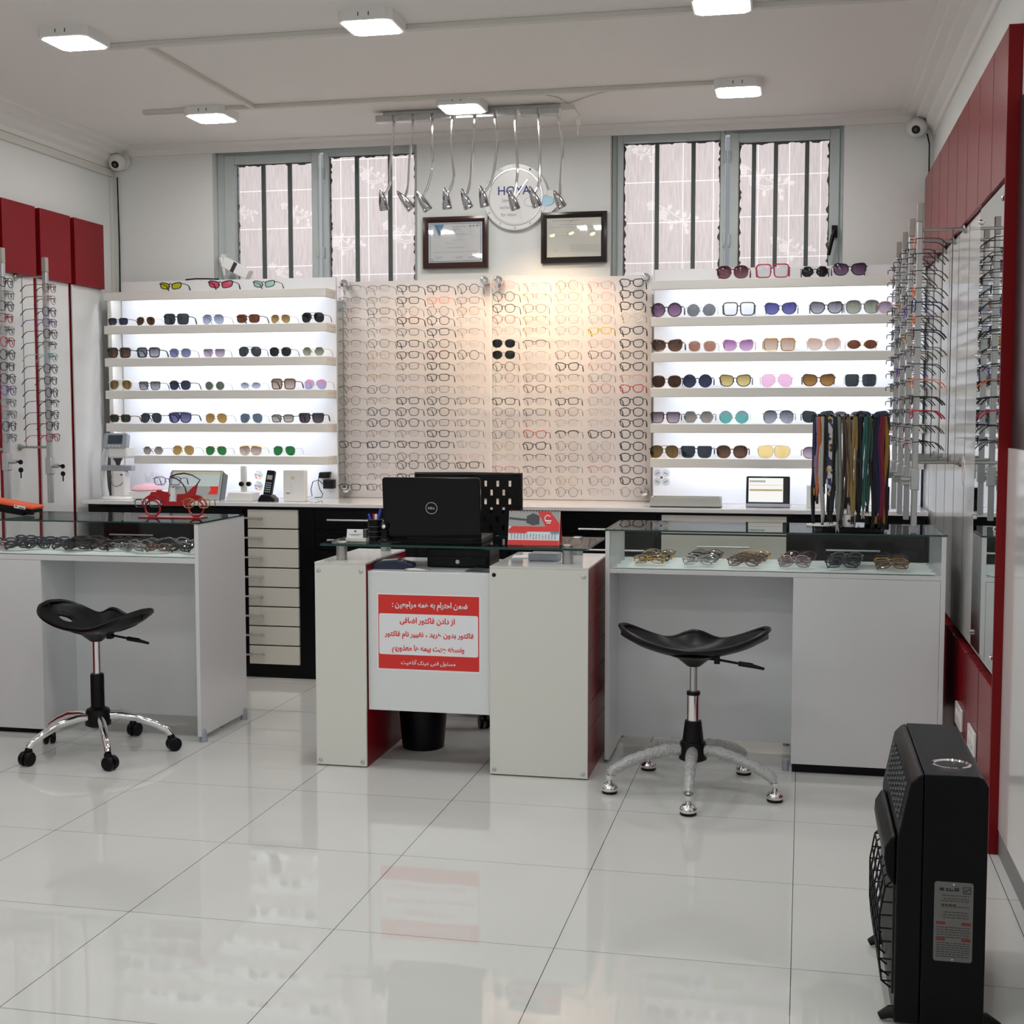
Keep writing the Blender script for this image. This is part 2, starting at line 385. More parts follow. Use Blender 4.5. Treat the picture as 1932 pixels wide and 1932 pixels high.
def jagged(x0, x1, z0, z1, w, amp, n=46):
    """a band of old putty round a pane, its inner edge uneven"""
    b = MB(); out = []; inn = []
    def walk(p, q, nrm):
        k = max(6, int((Vector(q)-Vector(p)).length*n*1.6))
        for i in range(k):
            t = i/k; o = Vector(p).lerp(Vector(q), t); dep = w+amp*random.random()**2
            if i == 0: dep = w
            out.append(o); inn.append(o+Vector(nrm)*dep)
    walk((x0, z0), (x1, z0), (0, 1)); walk((x1, z0), (x1, z1), (-1, 0)); walk((x1, z1), (x0, z1), (0, -1)); walk((x0, z1), (x0, z0), (1, 0))
    N = len(out); y = 6.962
    def cl(p): return (min(max(p.x, x0+w*.7), x1-w*.7), min(max(p.y, z0+w*.7), z1-w*.7))
    vs = [(p.x, y, p.y) for p in out]+[(cl(p)[0], y-.004, cl(p)[1]) for p in inn]
    b.add(vs, [(i, (i+1) % N, N+(i+1) % N, N+i) for i in range(N)]); return b
def spray(x, z):
    """how much of a rose spray (blooms, stems, leaves) covers the point x, z of its own unit square"""
    def seg(ax, az, bx, bz, w):
        dx, dz = bx-ax, bz-az; u = max(0, min(1, ((x-ax)*dx+(z-az)*dz)/(dx*dx+dz*dz))); return 1 if math.hypot(x-ax-u*dx, z-az-u*dz) < w else 0
    for cx, cz, r in ((-.35, .15, .2), (-.75, .5, .17)):
        d = math.hypot(x-cx, z-cz); a = math.atan2(z-cz, x-cx); e = r*(1+.13*math.sin(5*a))
        if d < e: return 1 if d > e*.84 or abs(d/e-.55-.12*math.sin(3*a)) < .09 or d < e*.2 else .45
    for ax, az, a, l in ((.4, .0, 1.2, .26), (.62, .02, .7, .28), (.75, 0, 0, .26), (.15, .12, 1.0, .24), (-.15, .33, .9, .24), (.5, -.35, -1.2, .26), (.42, -.2, -.4, .22), (0, -.2, -1.8, .24)):
        u = (x-ax)*math.cos(a)+(z-az)*math.sin(a); v = -(x-ax)*math.sin(a)+(z-az)*math.cos(a)
        if 0 < u < l and abs(v) < .3*l*math.sin(PI*u/l): return .85
    for p in ([(-.3, 0), (0, -.1), (.4, -.05), (.75, .0)], [(-.6, .55), (-.2, .35), (.15, .1), (.4, -.05)], [(-.3, -.1), (0, -.2), (.25, -.15), (.4, -.05), (.5, -.35)]):
        for q, r in zip(p, p[1:]):
            if seg(*q, *r, .02): return .9
    return 0
def window(n, x0, x1, sashes, fixed, handle_x, flip):
    root = D.objects.new('window_%d' % n, None); COL.objects.link(root); root['kind'] = 'structure'; root.location = (x0, YB, WZ[0]); XF[root.name] = Matrix.Translation(root.location)
    f = MB()
    for a, c in ((x0+.002, x0+.045), (x1-.03, x1-.002)): f.box(a, c, 6.93, 6.985, WZ[0], 2.798)
    f.box(x0+.003, x1-.003, 6.932, 6.983, 2.762, 2.797); f.box(x0+.003, x1-.003, 6.932, 6.983, WZ[0]+.001, WZ[0]+.04)
    fr = obj('window_frame', f, 'window_paint', root, bevel=.003); fr['kind'] = 'structure'
    for i, (a, c, g0, g1, top, bars, roses, ox, oz, moving) in enumerate(sashes):
        s = MB(); y0 = 6.915 if moving else 6.935
        s.box(a, g0, y0, 6.975, WZ[0]+.02, top+.045); s.box(g1, c, y0, 6.975, WZ[0]+.02, top+.045); s.box(g0, g1, y0+.0015, 6.9735, top, top+.0435); s.box(g0, g1, y0+.0015, 6.9735, WZ[0]+.0215, WZ[0]+.07)
        for z in (2.2, 2.62): s.cyl(((c if i == 0 else a), y0-.004, z), .008, .06, n=8)
        so = obj('sash', s, 'window_paint', root, bevel=.003); so['kind'] = 'structure'
        nm = 'film_%d_%d' % (n, i); film(nm, ox, oz)
        pw, ph_ = g1-g0, top-WZ[0]-.06; nu, nv = int(pw/.0034), int(ph_/.0042); pm = MB().grid(lambda u, v: Vector((g0+pw*u, 6.986, WZ[0]+.06+ph_*v)), nu, nv)
        p = obj('pane', pm, nm, root); p['kind'] = 'structure'
        at = p.data.attributes.new('rose', 'FLOAT', 'POINT'); at.data.foreach_set('value', [max([spray((v.x-rx)/rs, (v.z-rz_)/rs) if abs(v.x-rx) < 1.3*rs and abs(v.z-rz_) < 1.2*rs else 0 for rx, rz_, rs in roses]) for v in pm.v])
        pu = obj('putty', jagged(g0, g1, WZ[0]+.06, top, .004, .012), 'putty', root); pu['kind'] = 'structure'
        for bx in bars:
            bo = obj('window_bar', MB().box(bx-.0105, bx+.0105, 6.965, 6.983, WZ[0]+.05, top+.01), 'bar_paint', root, bevel=.002); bo['kind'] = 'structure'
    h = MB(); hx, hz = handle_x
    h.box(hx-.014, hx+.014, 6.895, 6.92, hz-.03, hz+.03); h.cyl((hx, 6.90, hz), .012, .035, (0, -1, 0), 12)
    h.tube([(hx, 6.872, hz), (hx+.01*flip, 6.868, hz-.03), (hx+.028*flip, 6.866, hz-.12)], [.011, .011, .009], 8)
    ho = obj('window_handle', h, 'white_plastic' if flip > 0 else 'black_plastic', root, bevel=.002); ho['kind'] = 'structure'
window(1, *WL, [(-3.079, -2.54, -3.021, -2.576, 2.718, (-2.874, -2.721), [(-2.68, 2.44, .11), (-2.99, 2.46, .08), (-2.76, 2.12, .1)], .09, .06, True),
                (-2.515, -1.984, -2.486, -2.004, 2.742, (-2.337, -2.151), [(-2.25, 2.62, .13), (-2.42, 2.27, .13), (-2.07, 2.3, .14)], .075, .005, False)], None, (-3.085, 2.20), 1)
window(2, *WR, [(-.915, -.369, -.888, -.391, 2.742, (-.717, -.531), [(-.64, 2.36, .14), (-.80, 2.70, .09)], .05, .03, True),
                (-.345, .195, -.30, .148, 2.722, (-.226, -.117, .037), [(-.17, 2.52, .15), (-.03, 2.18, .12)], .12, .045, True)], None, (.175, 2.26), -1)

# ---------------------------------------------------------------- panelled display walls
def beveled(b, x0, x1, y0, y1, z0, z1): return b.box(x0, x1, y0, y1, z0, z1)
lw = thing('display_wall', 'red and white panelled display wall on the left side of the shop', 'display wall', (XL, 5.2, 0))
obj('backing_panel', MB().box(XL+.001, XL+.012, 3.0, 6.69, .0, 2.37), 'red_lacquer_dark', lw, label='dark red backing panel showing in the gaps')
obj('backing_strip', MB().box(XL+.012, XL+.02, 3.0, 6.37, .05, 2.05), 'red_lacquer', lw)
ygap = [3.40, 3.73, 4.06, 4.39, 4.72, 5.05, 5.38, 5.71, 6.035, 6.36, 6.70]
for a, c in zip(ygap, ygap[1:]):
    obj('header_panel', MB().box(XL+.012, XL+.052, a+.022, c-.02, 2.03, 2.375), 'red_lacquer', lw, bevel=.003, label='glossy dark red header panel')
    obj('display_panel', MB().box(XL+.02, XL+.03, a+.02, c-.016, .515, 2.03), 'white_gloss', lw, bevel=.002, label='glossy white panel')
    obj('base_panel', MB().box(XL+.012, XL+.05, a+.022, c-.02, .0, .51), 'red_lacquer', lw, bevel=.003, label='glossy red base panel')
rw = thing('display_wall', 'red and white panelled display wall with mirror on the right side of the shop', 'display wall', (XR, 5.5, 0))
obj('backing_panel', MB().box(XR-.012, XR-.001, 4.24, 6.865, 0, 2.48), 'wall_gap', rw, label='dark backing panel showing in the gaps')
ygap = [4.24, 4.535, 4.86, 5.17, 5.49, 5.81, 6.15, 6.49, 6.85]
for i, (a, c) in enumerate(zip(ygap, ygap[1:])):
    obj('header_panel', MB().box(.598, XR-.012, a+.004, c-.004, 2.055, 2.495), 'red_lacquer', rw, bevel=.002, label='glossy dark red header panel')
    obj('base_panel', MB().box(.598, XR-.012, a+.006, c-.006, 0, .515), 'red_lacquer', rw, bevel=.002, label='glossy red base panel')
    for z0_, z1_, xf in ((2.055, 2.495, .598), (0, .515, .598), (.54, 2.05, .612)):
        if xf == .598 or i > 1: obj('edge_band', MB().box(xf, XR-.012, a+.001, a+.0038, z0_, z1_), 'wall_gap', rw)
    if i > 1: obj('display_panel', MB().box(.612, XR-.012, a+.006, c-.006, .54, 2.05), 'white_gloss', rw, bevel=.002, label='glossy white panel')
obj('end_panel', MB().box(.598, XR-.001, 4.232, 4.242, 0, 2.497), 'red_end', rw, bevel=.001, label='plain red end panel')
mi = obj('mirror', MB().box(.606, .612, 4.262, 4.825, .555, 2.045), 'mirror', rw, label='tall wall mirror')
obj('mirror_backing', MB().box(.612, XR-.012, 4.262, 4.848, .54, 2.05), 'white_gloss', rw)
for z in (.60, 1.0, 1.55, 2.0):
    for y in (4.29, 4.80): obj('mirror_stud', MB().lathe([(.009, 0), (.009, .006), (.005, .010)], (.606, y, z), (-1, 0, 0), 10), 'chrome', mi)
for i, (y, z) in enumerate(((4.985, .262), (4.625, .262))):
    so = thing('wall_socket', ('white socket plate on the red base panel nearer the back wall', 'white socket plate on the red base panel just behind the heater')[i], 'socket', (.598, y, z), group=None)
    obj('plate', MB().box(.588, .598, y-.085, y+.085, z-.04, z+.04), 'white_plastic', so, bevel=.003)
    for s in (-.04, .04): obj('outlet', MB().cyl((.5882, y+s, z), .022, .003, (-1, 0, 0), 16), 'off_white', so)
b = MB(); c = (.6105, 5.19, 1.145); pts = []
for k in range(20):
    a = 2*PI*k/20; r = .045*(1-.25*math.sin(a)); pts.append((0, math.cos(a)*r, math.sin(a)*.055 - .012*abs(math.sin(a))*0))
b.add([Vector(c)+Vector(p) for p in pts]+[Vector(c)+Vector(p)+Vector((.0015, 0, 0)) for p in pts], [tuple(range(20)), tuple(range(39, 19, -1))]+[(k, k+20, (k+1) % 20+20, (k+1) % 20) for k in range(20)])
st = one('wall_sticker', b, 'white_plastic', 'pick shaped white sticker with a red mark on a white wall panel', 'sticker')
obj('red_mark', MB().add([(c[0]-.0006, c[1]-.02, c[2]+.028), (c[0]-.0006, c[1]+.012, c[2]+.03), (c[0]-.0006, c[1]-.002, c[2]-.01)], [(0, 1, 2)]), 'pink', st)

# ---------------------------------------------------------------- ceiling: LED panels, cable ducts, cameras, spot track
for i, (x, y, lab) in enumerate(((-2.742, 4.79, 'square white LED ceiling panel at the left end of the front row'), (-1.555, 4.83, 'square white LED ceiling panel in the middle of the front row'),
                               (-.275, 4.84, 'square white LED ceiling panel cut by the top edge of the photo'), (-2.785, 6.12, 'square white LED ceiling panel at the left end of the back row'),
                               (-1.552, 6.18, 'square white LED ceiling panel just in front of the spotlight track'), (-.27, 6.12, 'square white LED ceiling panel at the right end of the back row'))):
    t = thing('ceiling_light', lab, 'ceiling light', (x, y, ZC), group='LED panels on the ceiling')
    h = .105; b = MB(); z0 = ZC-.04
    def oct_(r, c, z): return [(x+sx*(r-(c if e else 0)), y+sy*(r-(0 if e else c)), z) for sx, sy, e in ((-1, -1, 0), (-1, -1, 1), (1, -1, 1), (1, -1, 0), (1, 1, 0), (1, 1, 1), (-1, 1, 1), (-1, 1, 0))]
    v = oct_(h, .022, ZC)+oct_(h, .022, z0+.003)+oct_(h-.004, .020, z0)+oct_(h-.013, .018, z0)
    b.add(v, [(j*8+k, j*8+(k+1) % 8, j*8+8+(k+1) % 8, j*8+8+k) for j in range(3) for k in range(8)])
    obj('housing', b, 'white_plastic', t)
    d = MB(); d.add(oct_(h-.013, .018, z0-.0015)+oct_(h-.013, .018, z0+.004), [tuple(range(8))]+[(k, (k+1) % 8, 8+(k+1) % 8, 8+k) for k in range(8)])
    obj('diffuser', d, 'led_panel', t, label='glowing white diffuser')
    for s in (-.02, .02): obj('vent_slot', MB().box(x+s-.002, x+s+.002, y-h-.001, y-h+.003, z0+.014, z0+.028), 'dark_grey', t)
DUCT = 'white plastic cable ducts on the ceiling'
def duct(name, label, segs, th=.020):
    b = MB()
    for x0, x1, y0, y1 in segs: b.box(x0, x1, y0, y1, ZC-th, ZC)
    return one(name, b, 'duct_plastic', label, 'cable duct', DUCT, bevel=.002)
duct('cable_duct', 'white cable duct joining the three front ceiling lights', [(-2.70, .62, 4.965-.016, 4.965+.016)])
duct('cable_duct', 'white cable duct joining the back row of ceiling lights', [(-2.74, -.2, 6.06-.014, 6.06+.014), (-3.11, -2.74, 6.064, 6.074), (-3.11, -2.74, 6.046, 6.052)])
duct('cable_duct', 'short white cable duct linking the front and back ceiling ducts', [(-2.552, -2.532, 4.981, 6.046)])
b = MB().box(XL, XL+.022, -2, 6.855, 2.662, 2.70)
one('cable_duct', b, 'duct_plastic', 'white cable duct along the top of the left wall', 'cable duct', None, bevel=.002)
b = MB().box(XL, XL+.02, 6.845, 6.869, 1.0, 2.66)
one('cable_duct', b, 'duct_plastic', 'upright white cable duct in the back left corner', 'cable duct', None, bevel=.002)
b = MB().tube([(XL+.045, 6.855, 2.66), (XL+.046, 6.862, 2.3), (XL+.04, 6.862, 1.6)], .004, 6)
one('cable', b, 'black_plastic', 'thin black cable running down the back left corner', 'cable')
b = MB().tube([(.60, 6.81, 2.70), (.615, 6.855, 2.66), (.618, 6.862, 2.3), (.612, 6.862, 2.0)], .0035, 6)
one('cable', b, 'black_plastic', 'thin black cable hanging below the right security camera', 'cable')
for (x, y, z, lab, aim) in ((-3.655, 6.80, 2.735, 'white dome security camera in the back left corner', (.15, -1, -.55)), (.553, 6.80, 2.735, 'white dome security camera in the back right corner', (-.3, -1, -.5))):
    t = thing('security_camera', lab, 'camera', (x, YB, z), group='dome cameras in the back corners')
    obj('base', MB().lathe([(.048, 0), (.052, .01), (.05, .025), (.04, .03)], (x, YB-.001, z+.01), (0, -1, 0), 20), 'camera_white', t)
    A = Vector(aim).normalized(); c = Vector((x, y, z-.005))
    obj('dome', MB().lathe([(.0, -.045), (.028, -.04), (.044, -.02), (.047, 0), (.044, .016), (.036, .028), (.026, .034), (.021, .0365)], c, A, 20), 'camera_white', t)
    e = obj('camera_eye', MB().lathe([(.021, .036), (.019, .0395), (.001, .040)], c, A, 18), 'black_gloss', t)
    obj('lens', MB().lathe([(.010, .040), (.008, .043), (.001, .044)], c, A, 12), 'dark_grey', e)

def ck(x, y, Y=6.34): return P(690+x*.2433, 180+y*.2433, Y=Y)
tr = thing('spotlight_track', 'grey ceiling track of nine clip-on transformer boxes over the clock', 'light track', (-1.5, 6.34, ZC))
obj('rail', MB().box(ck(140,110).x, ck(1510,70).x, 6.325, 6.355, 2.80, ZC), 'satin_metal', tr, bevel=.002)
tops = [(215, 195), (365, 190), (515, 178), (668, 172), (840, 165), (1000, 152), (1160, 150), (1335, 145), (1490, 140)]
bodies = [((215, 270), (190, 560), (187, 690)), ((362, 270), (338, 520), (330, 690)), ((515, 330), (515, 540), (490, 680)), ((660, 330), (670, 500), (683, 640)), ((838, 280), (822, 500), (812, 660)),
          ((1020, 340), (1000, 540), (970, 680)), ((1165, 330), (1178, 560), (1168, 680)), ((1348, 290), (1348, 560), (1342, 690)), ((1522, 370), (1516, 560), (1508, 690))]
heads = [((123, 725), (138, 885)), ((250, 745), (352, 880)), ((395, 740), (480, 890)), ((620, 715), (628, 875)), ((748, 722), (795, 872)), ((895, 700), (920, 858)), ((1115, 735), (1160, 880)), ((1275, 708), (1330, 858)), ((1465, 742), (1520, 862))]
ordn = ['leftmost', 'second from the left', 'third from the left', 'fourth from the left', 'middle', 'fourth from the right', 'third from the right', 'second from the right', 'rightmost']
for i in range(9):
    a = ck(*tops[i]); bx = a.x
    bo = obj('transformer_box', MB().box(bx-.083, bx+.003, 6.308, 6.362, 2.768, 2.800), 'satin_metal', tr, bevel=.003)
    r = MB()
    for k in range(6): r.box(bx-.08+k*.013, bx-.074+k*.013, 6.306, 6.309, 2.772, 2.797)
    obj('cooling_rib', r, 'satin_metal', bo)
    L = thing('gooseneck_spotlight', 'chrome gooseneck spotlight under the ceiling track, %s of nine' % ordn[i], 'spotlight', (bx, 6.34, 2.776), group='gooseneck spotlights on the track')
    pts = [Vector((bx, 6.34, 2.777))]+[ck(*p) for p in bodies[i]]
    ap, bs = ck(*heads[i][0]), ck(*heads[i][1]); ax = (bs-ap)
    yo = -.02; tip = ap+Vector((0, yo, 0)); ax.y = .035; ln = ax.length; axn = ax.normalized(); att = tip+ax*.42
    pts.append(att+Vector((.012, .0, .012)))
    sm = []
    for k in range(len(pts)-1):
        p0, p1, p2, p3 = pts[max(k-1, 0)], pts[k], pts[k+1], pts[min(k+2, len(pts)-1)]
        for q in range(5):
            u = q/5; sm.append(.5*((2*p1)+(p2-p0)*u+(2*p0-5*p1+4*p2-p3)*u*u+(3*p1-p0-3*p2+p3)*u**3))
    sm.append(pts[-1])
    obj('gooseneck', MB().tube(sm, .0070, 8), 'chrome', L)
    obj('lamp_head', MB().lathe([(.0015, 0), (.0075, ln*.10), (.0135, ln*.28), (.019, ln*.52), (.0225, ln*.74), (.0225, ln*.86), (.0245, ln*.88), (.0245, ln), (.020, ln), (.016, ln*.9)], tip, axn, 18), 'lamp_chrome', L)
    if i in (6, 7, 8):
        obj('bulb', MB().lathe([(.0155, ln*.91), (.014, ln*.97), (.001, ln*.99)], tip, axn, 12), 'warm_bulb', L, label='warm lit bulb')
    sl = D.lights.new('spot', 'SPOT'); sl.color = (1, .69, .40); sl.spot_size = math.radians(85); sl.spot_blend = 1; sl.shadow_soft_size = .014
    sl.energy = (6.5, 6.5, 6.5, 6.5, 8, 9, 15, 15, 11)[i]
    so = D.objects.new('spot', sl); COL.objects.link(so); so.location = tip+axn*(ln+.004)
    tgt = Vector(((-2.25, -2.0, -1.95, -1.75, -1.6, -1.4, -1.27, -1.15, -.9)[i], 6.80, (1.25, 1.1, 1.4, 1.15, 1.4, 1.15, 1.75, 1.45, 1.15)[i])); so.rotation_euler = (tgt-so.location).to_track_quat('-Z', 'Y').to_euler()
e_ = ck(1520, 70); ex, ez = e_.x, 2.80
b = MB().box(ex, ex+.06, 6.33, 6.35, ez-.01, ez+.012)
b.tube([(ex+.06, 6.34, ez), (ex+.075, 6.34, ez-.025), (ex+.085, 6.34, ez-.04)], .003, 6); b.box(ex+.072, ex+.092, 6.33, 6.35, ez-.085, ez-.045); b.tube([(ex+.08, 6.34, ez-.085), (ex+.078, 6.34, ez-.125)], .003, 6)
b.tube([(ex, 6.33, ez-.01), (ex-.01, 6.33, ez-.06), (ex+.03, 6.33, ez-.09), (ex+.08, 6.335, ez-.06)], .0012, 5)
obj('connector', b, 'off_white', tr, label='white end connector with loose wires')
b = MB().tube([(-1.18, 6.078, 2.815), (-1.10, 6.2, 2.815), (ex+.03, 6.335, 2.816), (-.95, 6.2, 2.815), (-.80, 6.078, 2.815)], .003, 6)
one('cable', b, 'duct_plastic', 'loose white cable between the ceiling duct and the spotlight track', 'cable')

# ---------------------------------------------------------------- on the back wall between the windows
cz, cx, yf = 2.476, -1.4375, 6.845
ck_ = thing('wall_clock', 'round white company clock with blue lettering and a lens shaped extension', 'clock', (cx, YB, cz))
poly = []
R0 = .172
for k in range(72):
    a = 2*PI*k/72; x, z = R0*math.cos(a), R0*math.sin(a)
    poly.append((cx+x, cz+z))
obj('rim', MB().lathe([(R0, 0), (R0, .018), (R0-.004, .022), (R0-.03, .022), (R0-.034, .018)], (cx, YB-.002, cz), (0, -1, 0), 64, cap=False), 'white_board', ck_)
ext = [(cx+.14, cz+.03), (cx+.225, cz+.026), (cx+.236, cz-.01), (cx+.225, cz-.05), (cx+.19, cz-.082), (cx+.14, cz-.09), (cx+.10, cz-.04)]
obj('lens_extension', MB().prism(ext, 6.8485, 6.866), 'white_board', ck_)
obj('inner_ring', MB().lathe([(.137, .0222), (.139, .026), (.145, .026), (.147, .0222)], (cx, YB-.002, cz), (0, -1, 0), 64, cap=False), 'satin_metal', ck_)
obj('dial', MB().lathe([(.138, .012), (.138, .0215), (.001, .0215)], (cx, YB-.002, cz), (0, -1, 0), 48), 'white_board', ck_)
yt = YB-.0236
text('lettering', 'HOYA', (cx-.005, yt, cz+.033), .172, 'ink_blue', ck_, .045, bold=.01)
text('lettering', 'Japanese', (cx-.03, yt, cz-.018), .082, 'ink_grey', ck_, .022)
text('lettering', 'technology', (cx-.032, yt, cz-.055), .098, 'ink_grey', ck_, .024)
text('lettering', 'for vision', (cx-.035, yt, cz-.089), .080, 'ink_grey', ck_, .020)
for n in range(1, 13):
    a = PI/2-2*PI*n/12; r = .158
    text('numeral', str(n), (cx+r*math.cos(a), yt-.0009, cz+r*math.sin(a)), .010 if n < 10 else .017, 'ink_grey', ck_, .012)
def lens_poly(x0, z0, w, h): return [(x0+w*math.cos(a)*abs(math.cos(a))**-.2, yt-.0012, z0+h*math.sin(a)) for a in [2*PI*(k+.5)/28 for k in range(28)]]
for x0, m_ in ((cx+.085, 'white_plastic'), (cx+.165, 'sky_print')): obj('printed_lens', MB().add(lens_poly(x0, cz-.027, .036, .022), [tuple(range(28))]), m_, ck_, label='printed pale blue lens' if m_ == 'sky_print' else None)
obj('printed_frame', MB().tube([Vector(p)+Vector((0, -.001, 0)) for p in lens_poly(cx+.085, cz-.027, .037, .023)], .001, 4, closed=True).tube([Vector(p)+Vector((0, -.001, 0)) for p in lens_poly(cx+.165, cz-.027, .037, .023)], .001, 4, closed=True), 'sky_print', ck_)
def bar(p, q, wd, y): 
    p, q = Vector((p[0], y, p[1])), Vector((q[0], y, q[1])); t = (q-p).normalized(); n = Vector((t.z, 0, -t.x))*wd
    return MB().add([p-n, p+n, q+n, q-n, p-n+Vector((0, .002, 0)), p+n+Vector((0, .002, 0)), q+n+Vector((0, .002, 0)), q-n+Vector((0, .002, 0))], [(0, 1, 2, 3), (0, 4, 5, 1), (1, 5, 6, 2), (2, 6, 7, 3), (3, 7, 4, 0)])
obj('hour_hand', bar((cx-.01, cz-.02), (cx+.065, cz+.085), .0035, yt-.005), 'satin_metal', ck_)
obj('minute_hand', bar((cx-.01, cz+.02), (cx+.03, cz-.115), .0025, yt-.007), 'satin_metal', ck_)
obj('second_hand', bar((cx-.06, cz+.028), (cx+.01, cz+.036), .001, yt-.009), 'ink_blue', ck_)

def certificate(x0, x1, z0, z1, wood, pap, label, blue):
    t = thing('framed_certificate', label, 'certificate', ((x0+x1)/2, YB, z0)); fw = .030; y0 = 6.838
    b = MB()
    o = [(x0, z0), (x1, z0), (x1, z1), (x0, z1)]; i_ = [(x0+fw, z0+fw), (x1-fw, z0+fw), (x1-fw, z1-fw), (x0+fw, z1-fw)]; m_ = [(x0+fw*.45, z0+fw*.45), (x1-fw*.45, z0+fw*.45), (x1-fw*.45, z1-fw*.45), (x0+fw*.45, z1-fw*.45)]
    rings = [[(a, YB-.001, c) for a, c in o], [(a, y0+.006, c) for a, c in o], [(a, y0, c) for a, c in m_], [(a, y0+.012, c) for a, c in i_]]
    b.add(sum(rings, []), [(r*4+k, r*4+(k+1) % 4, r*4+4+(k+1) % 4, r*4+4+k) for r in range(3) for k in range(4)])
    obj('frame', b, wood, t)
    yp = y0+.013
    obj('certificate_sheet', MB().box(x0+fw-.002, x1-fw+.002, yp, yp+.003, z0+fw-.002, z1-fw+.002), pap, t)
    W, H = x1-x0-2*fw, z1-z0-2*fw; ax, az = x0+fw, z0+fw
    rnd = random.Random(len(label)); pr = MB()
    def ln(u0, u1, v, th=.0013):
        u = u0
        while u < u1:
            e = min(u1, u+rnd.uniform(.012, .05)); pr.box(ax+u*W, ax+e*W, yp-.0006, yp, az+v*H-th/2, az+v*H+th/2); u = e+.008
    def scribble(u0, u1, v, amp):
        pts = [(ax+(u0+(u1-u0)*k/9)*W, yp-.001, az+(v+amp*math.sin(k*1.9+v*9)+.1*amp*k)*H) for k in range(10)]; pr.tube(pts, .0008, 4)
    if blue:
        for v, u0, u1 in ((.70, .28, .78), (.56, .45, .66), (.48, .33, .48), (.37, .35, .68), (.26, .1, .92)): ln(u0, u1, v)
        for u in (.12, .5, .75): scribble(u, u+.14, .12, .02); ln(u, u+.15, .08, .001)
        scribble(.4, .58, .80, .03); scribble(.45, .7, .88, .02)
        obj('printed_border', MB().tube([(ax+.03*W, yp-.001, az+.03*H), (ax+.97*W, yp-.001, az+.03*H), (ax+.97*W, yp-.001, az+.97*H), (ax+.03*W, yp-.001, az+.97*H)], .0016, 4, closed=True), 'print_blue', t)
        for sx, sz in ((.06, .06), (.94, .06), (.94, .94), (.06, .94)):
            for k in (1, 2): obj('corner_ornament', MB().tube([(ax+sx*W+.008*k*math.cos(a), yp-.0012, az+sz*H+.008*k*math.sin(a)) for a in [2*PI*j/12 for j in range(12)]], .001, 4, closed=True), 'print_blue', t) if k == 1 else None
        obj('blue_triangle', MB().add([(ax+.1*W, yp-.0008, az+.95*H), (ax+.29*W, yp-.0008, az+.95*H), (ax+.2*W, yp-.0008, az+.66*H)], [(0, 2, 1)]), 'print_blue', t)
        for k in range(3): obj('printed_crest', MB().cyl((ax+(.78+.06*k)*W, yp, az+.9*H), .0045, .0008, (0, -1, 0), 8), 'ink_grey', t)
    else:
        ln(.22, .68, .83); ln(.05, .98, .76, .001); ln(.8, .95, .66); ln(.8, .93, .62); ln(.8, .95, .57); ln(.05, .45, .55, .001)
        for v in (.63, .58, .5): ln(.36, .46, v, .001)
        for v in (.30, .26, .22, .18, .14): ln(.42+.03*rnd.random(), .98, v, .001)
        ln(.12, .2, .18, .001); ln(.12, .2, .14, .001)
        scribble(.1, .5, .93, .012); scribble(.42, .6, .92, .03)
    obj('printed_text', pr, 'ink_grey', t)
    obj('glazing', MB().box(x0+fw-.001, x1-fw+.001, yp-.0045, yp-.003, z0+fw-.001, z1-fw+.001), 'lens_clear', t)
certificate(-1.934, -1.584, 2.119, 2.386, 'wood_frame', 'paper', 'framed certificate with blue corner ornaments, left of the clock', True)
certificate(-1.301, -.959, 2.132, 2.390, 'wood_frame_black', 'paper_cream', 'framed plain licence in a black wooden frame, right of the clock', False)

# ---------------------------------------------------------------- spectacles
FC = {'K': ('black', (.010, .010, .012), .25), 'D': ('dark grey metal', (.09, .085, .085), .3), 'B': ('brown', (.16, .075, .05), .3), 'G': ('gold metal', (.55, .33, .10), .25),
      'C': ('clear', (.62, .60, .60), .15), 'P': ('pale pink', (.62, .38, .38), .25), 'R': ('red', (.42, .02, .04), .25), 'Y': ('yellow', (.82, .52, .03), .3), 'W': ('cream', (.78, .74, .66), .3),
      'T': ('tortoiseshell', (.10, .035, .015), .2), 'N': ('grey green', (.22, .30, .28), .3), 'O': ('orange', (.80, .17, .03), .3), 'V': ('purple', (.12, .03, .30), .3), 'U': ('navy', (.02, .03, .08), .25),
      'S': ('silver metal', (.6, .6, .62), .2), 'L': ('teal', (.25, .5, .48), .3), 'M': ('burgundy', (.16, .02, .035), .2), 'E': ('grey', (.25, .25, .27), .3)}
for k, (nm, c, r) in FC.items(): mat('frame_'+k, c, r, metal=.8 if k in 'GS' else 0, coat=.2)
mat('frame_clear', (.62, .60, .60), .12)
clear('frame_C_see', (.80, .78, .78), 1.5, .05); MAT['frame_C'] = MAT['frame_C_see']
SHAPE = {'r': 'round', 'p': 'rounded', 's': 'rectangular', 'c': 'cat-eye', 'h': 'half-rim', 'b': 'browline', 'a': 'aviator', 'q': 'square', 'x': 'geometric', 'f': 'flat-top', 'o': 'oval', 'w': 'wraparound', 'd': 'shield', 'g': 'octagonal'}
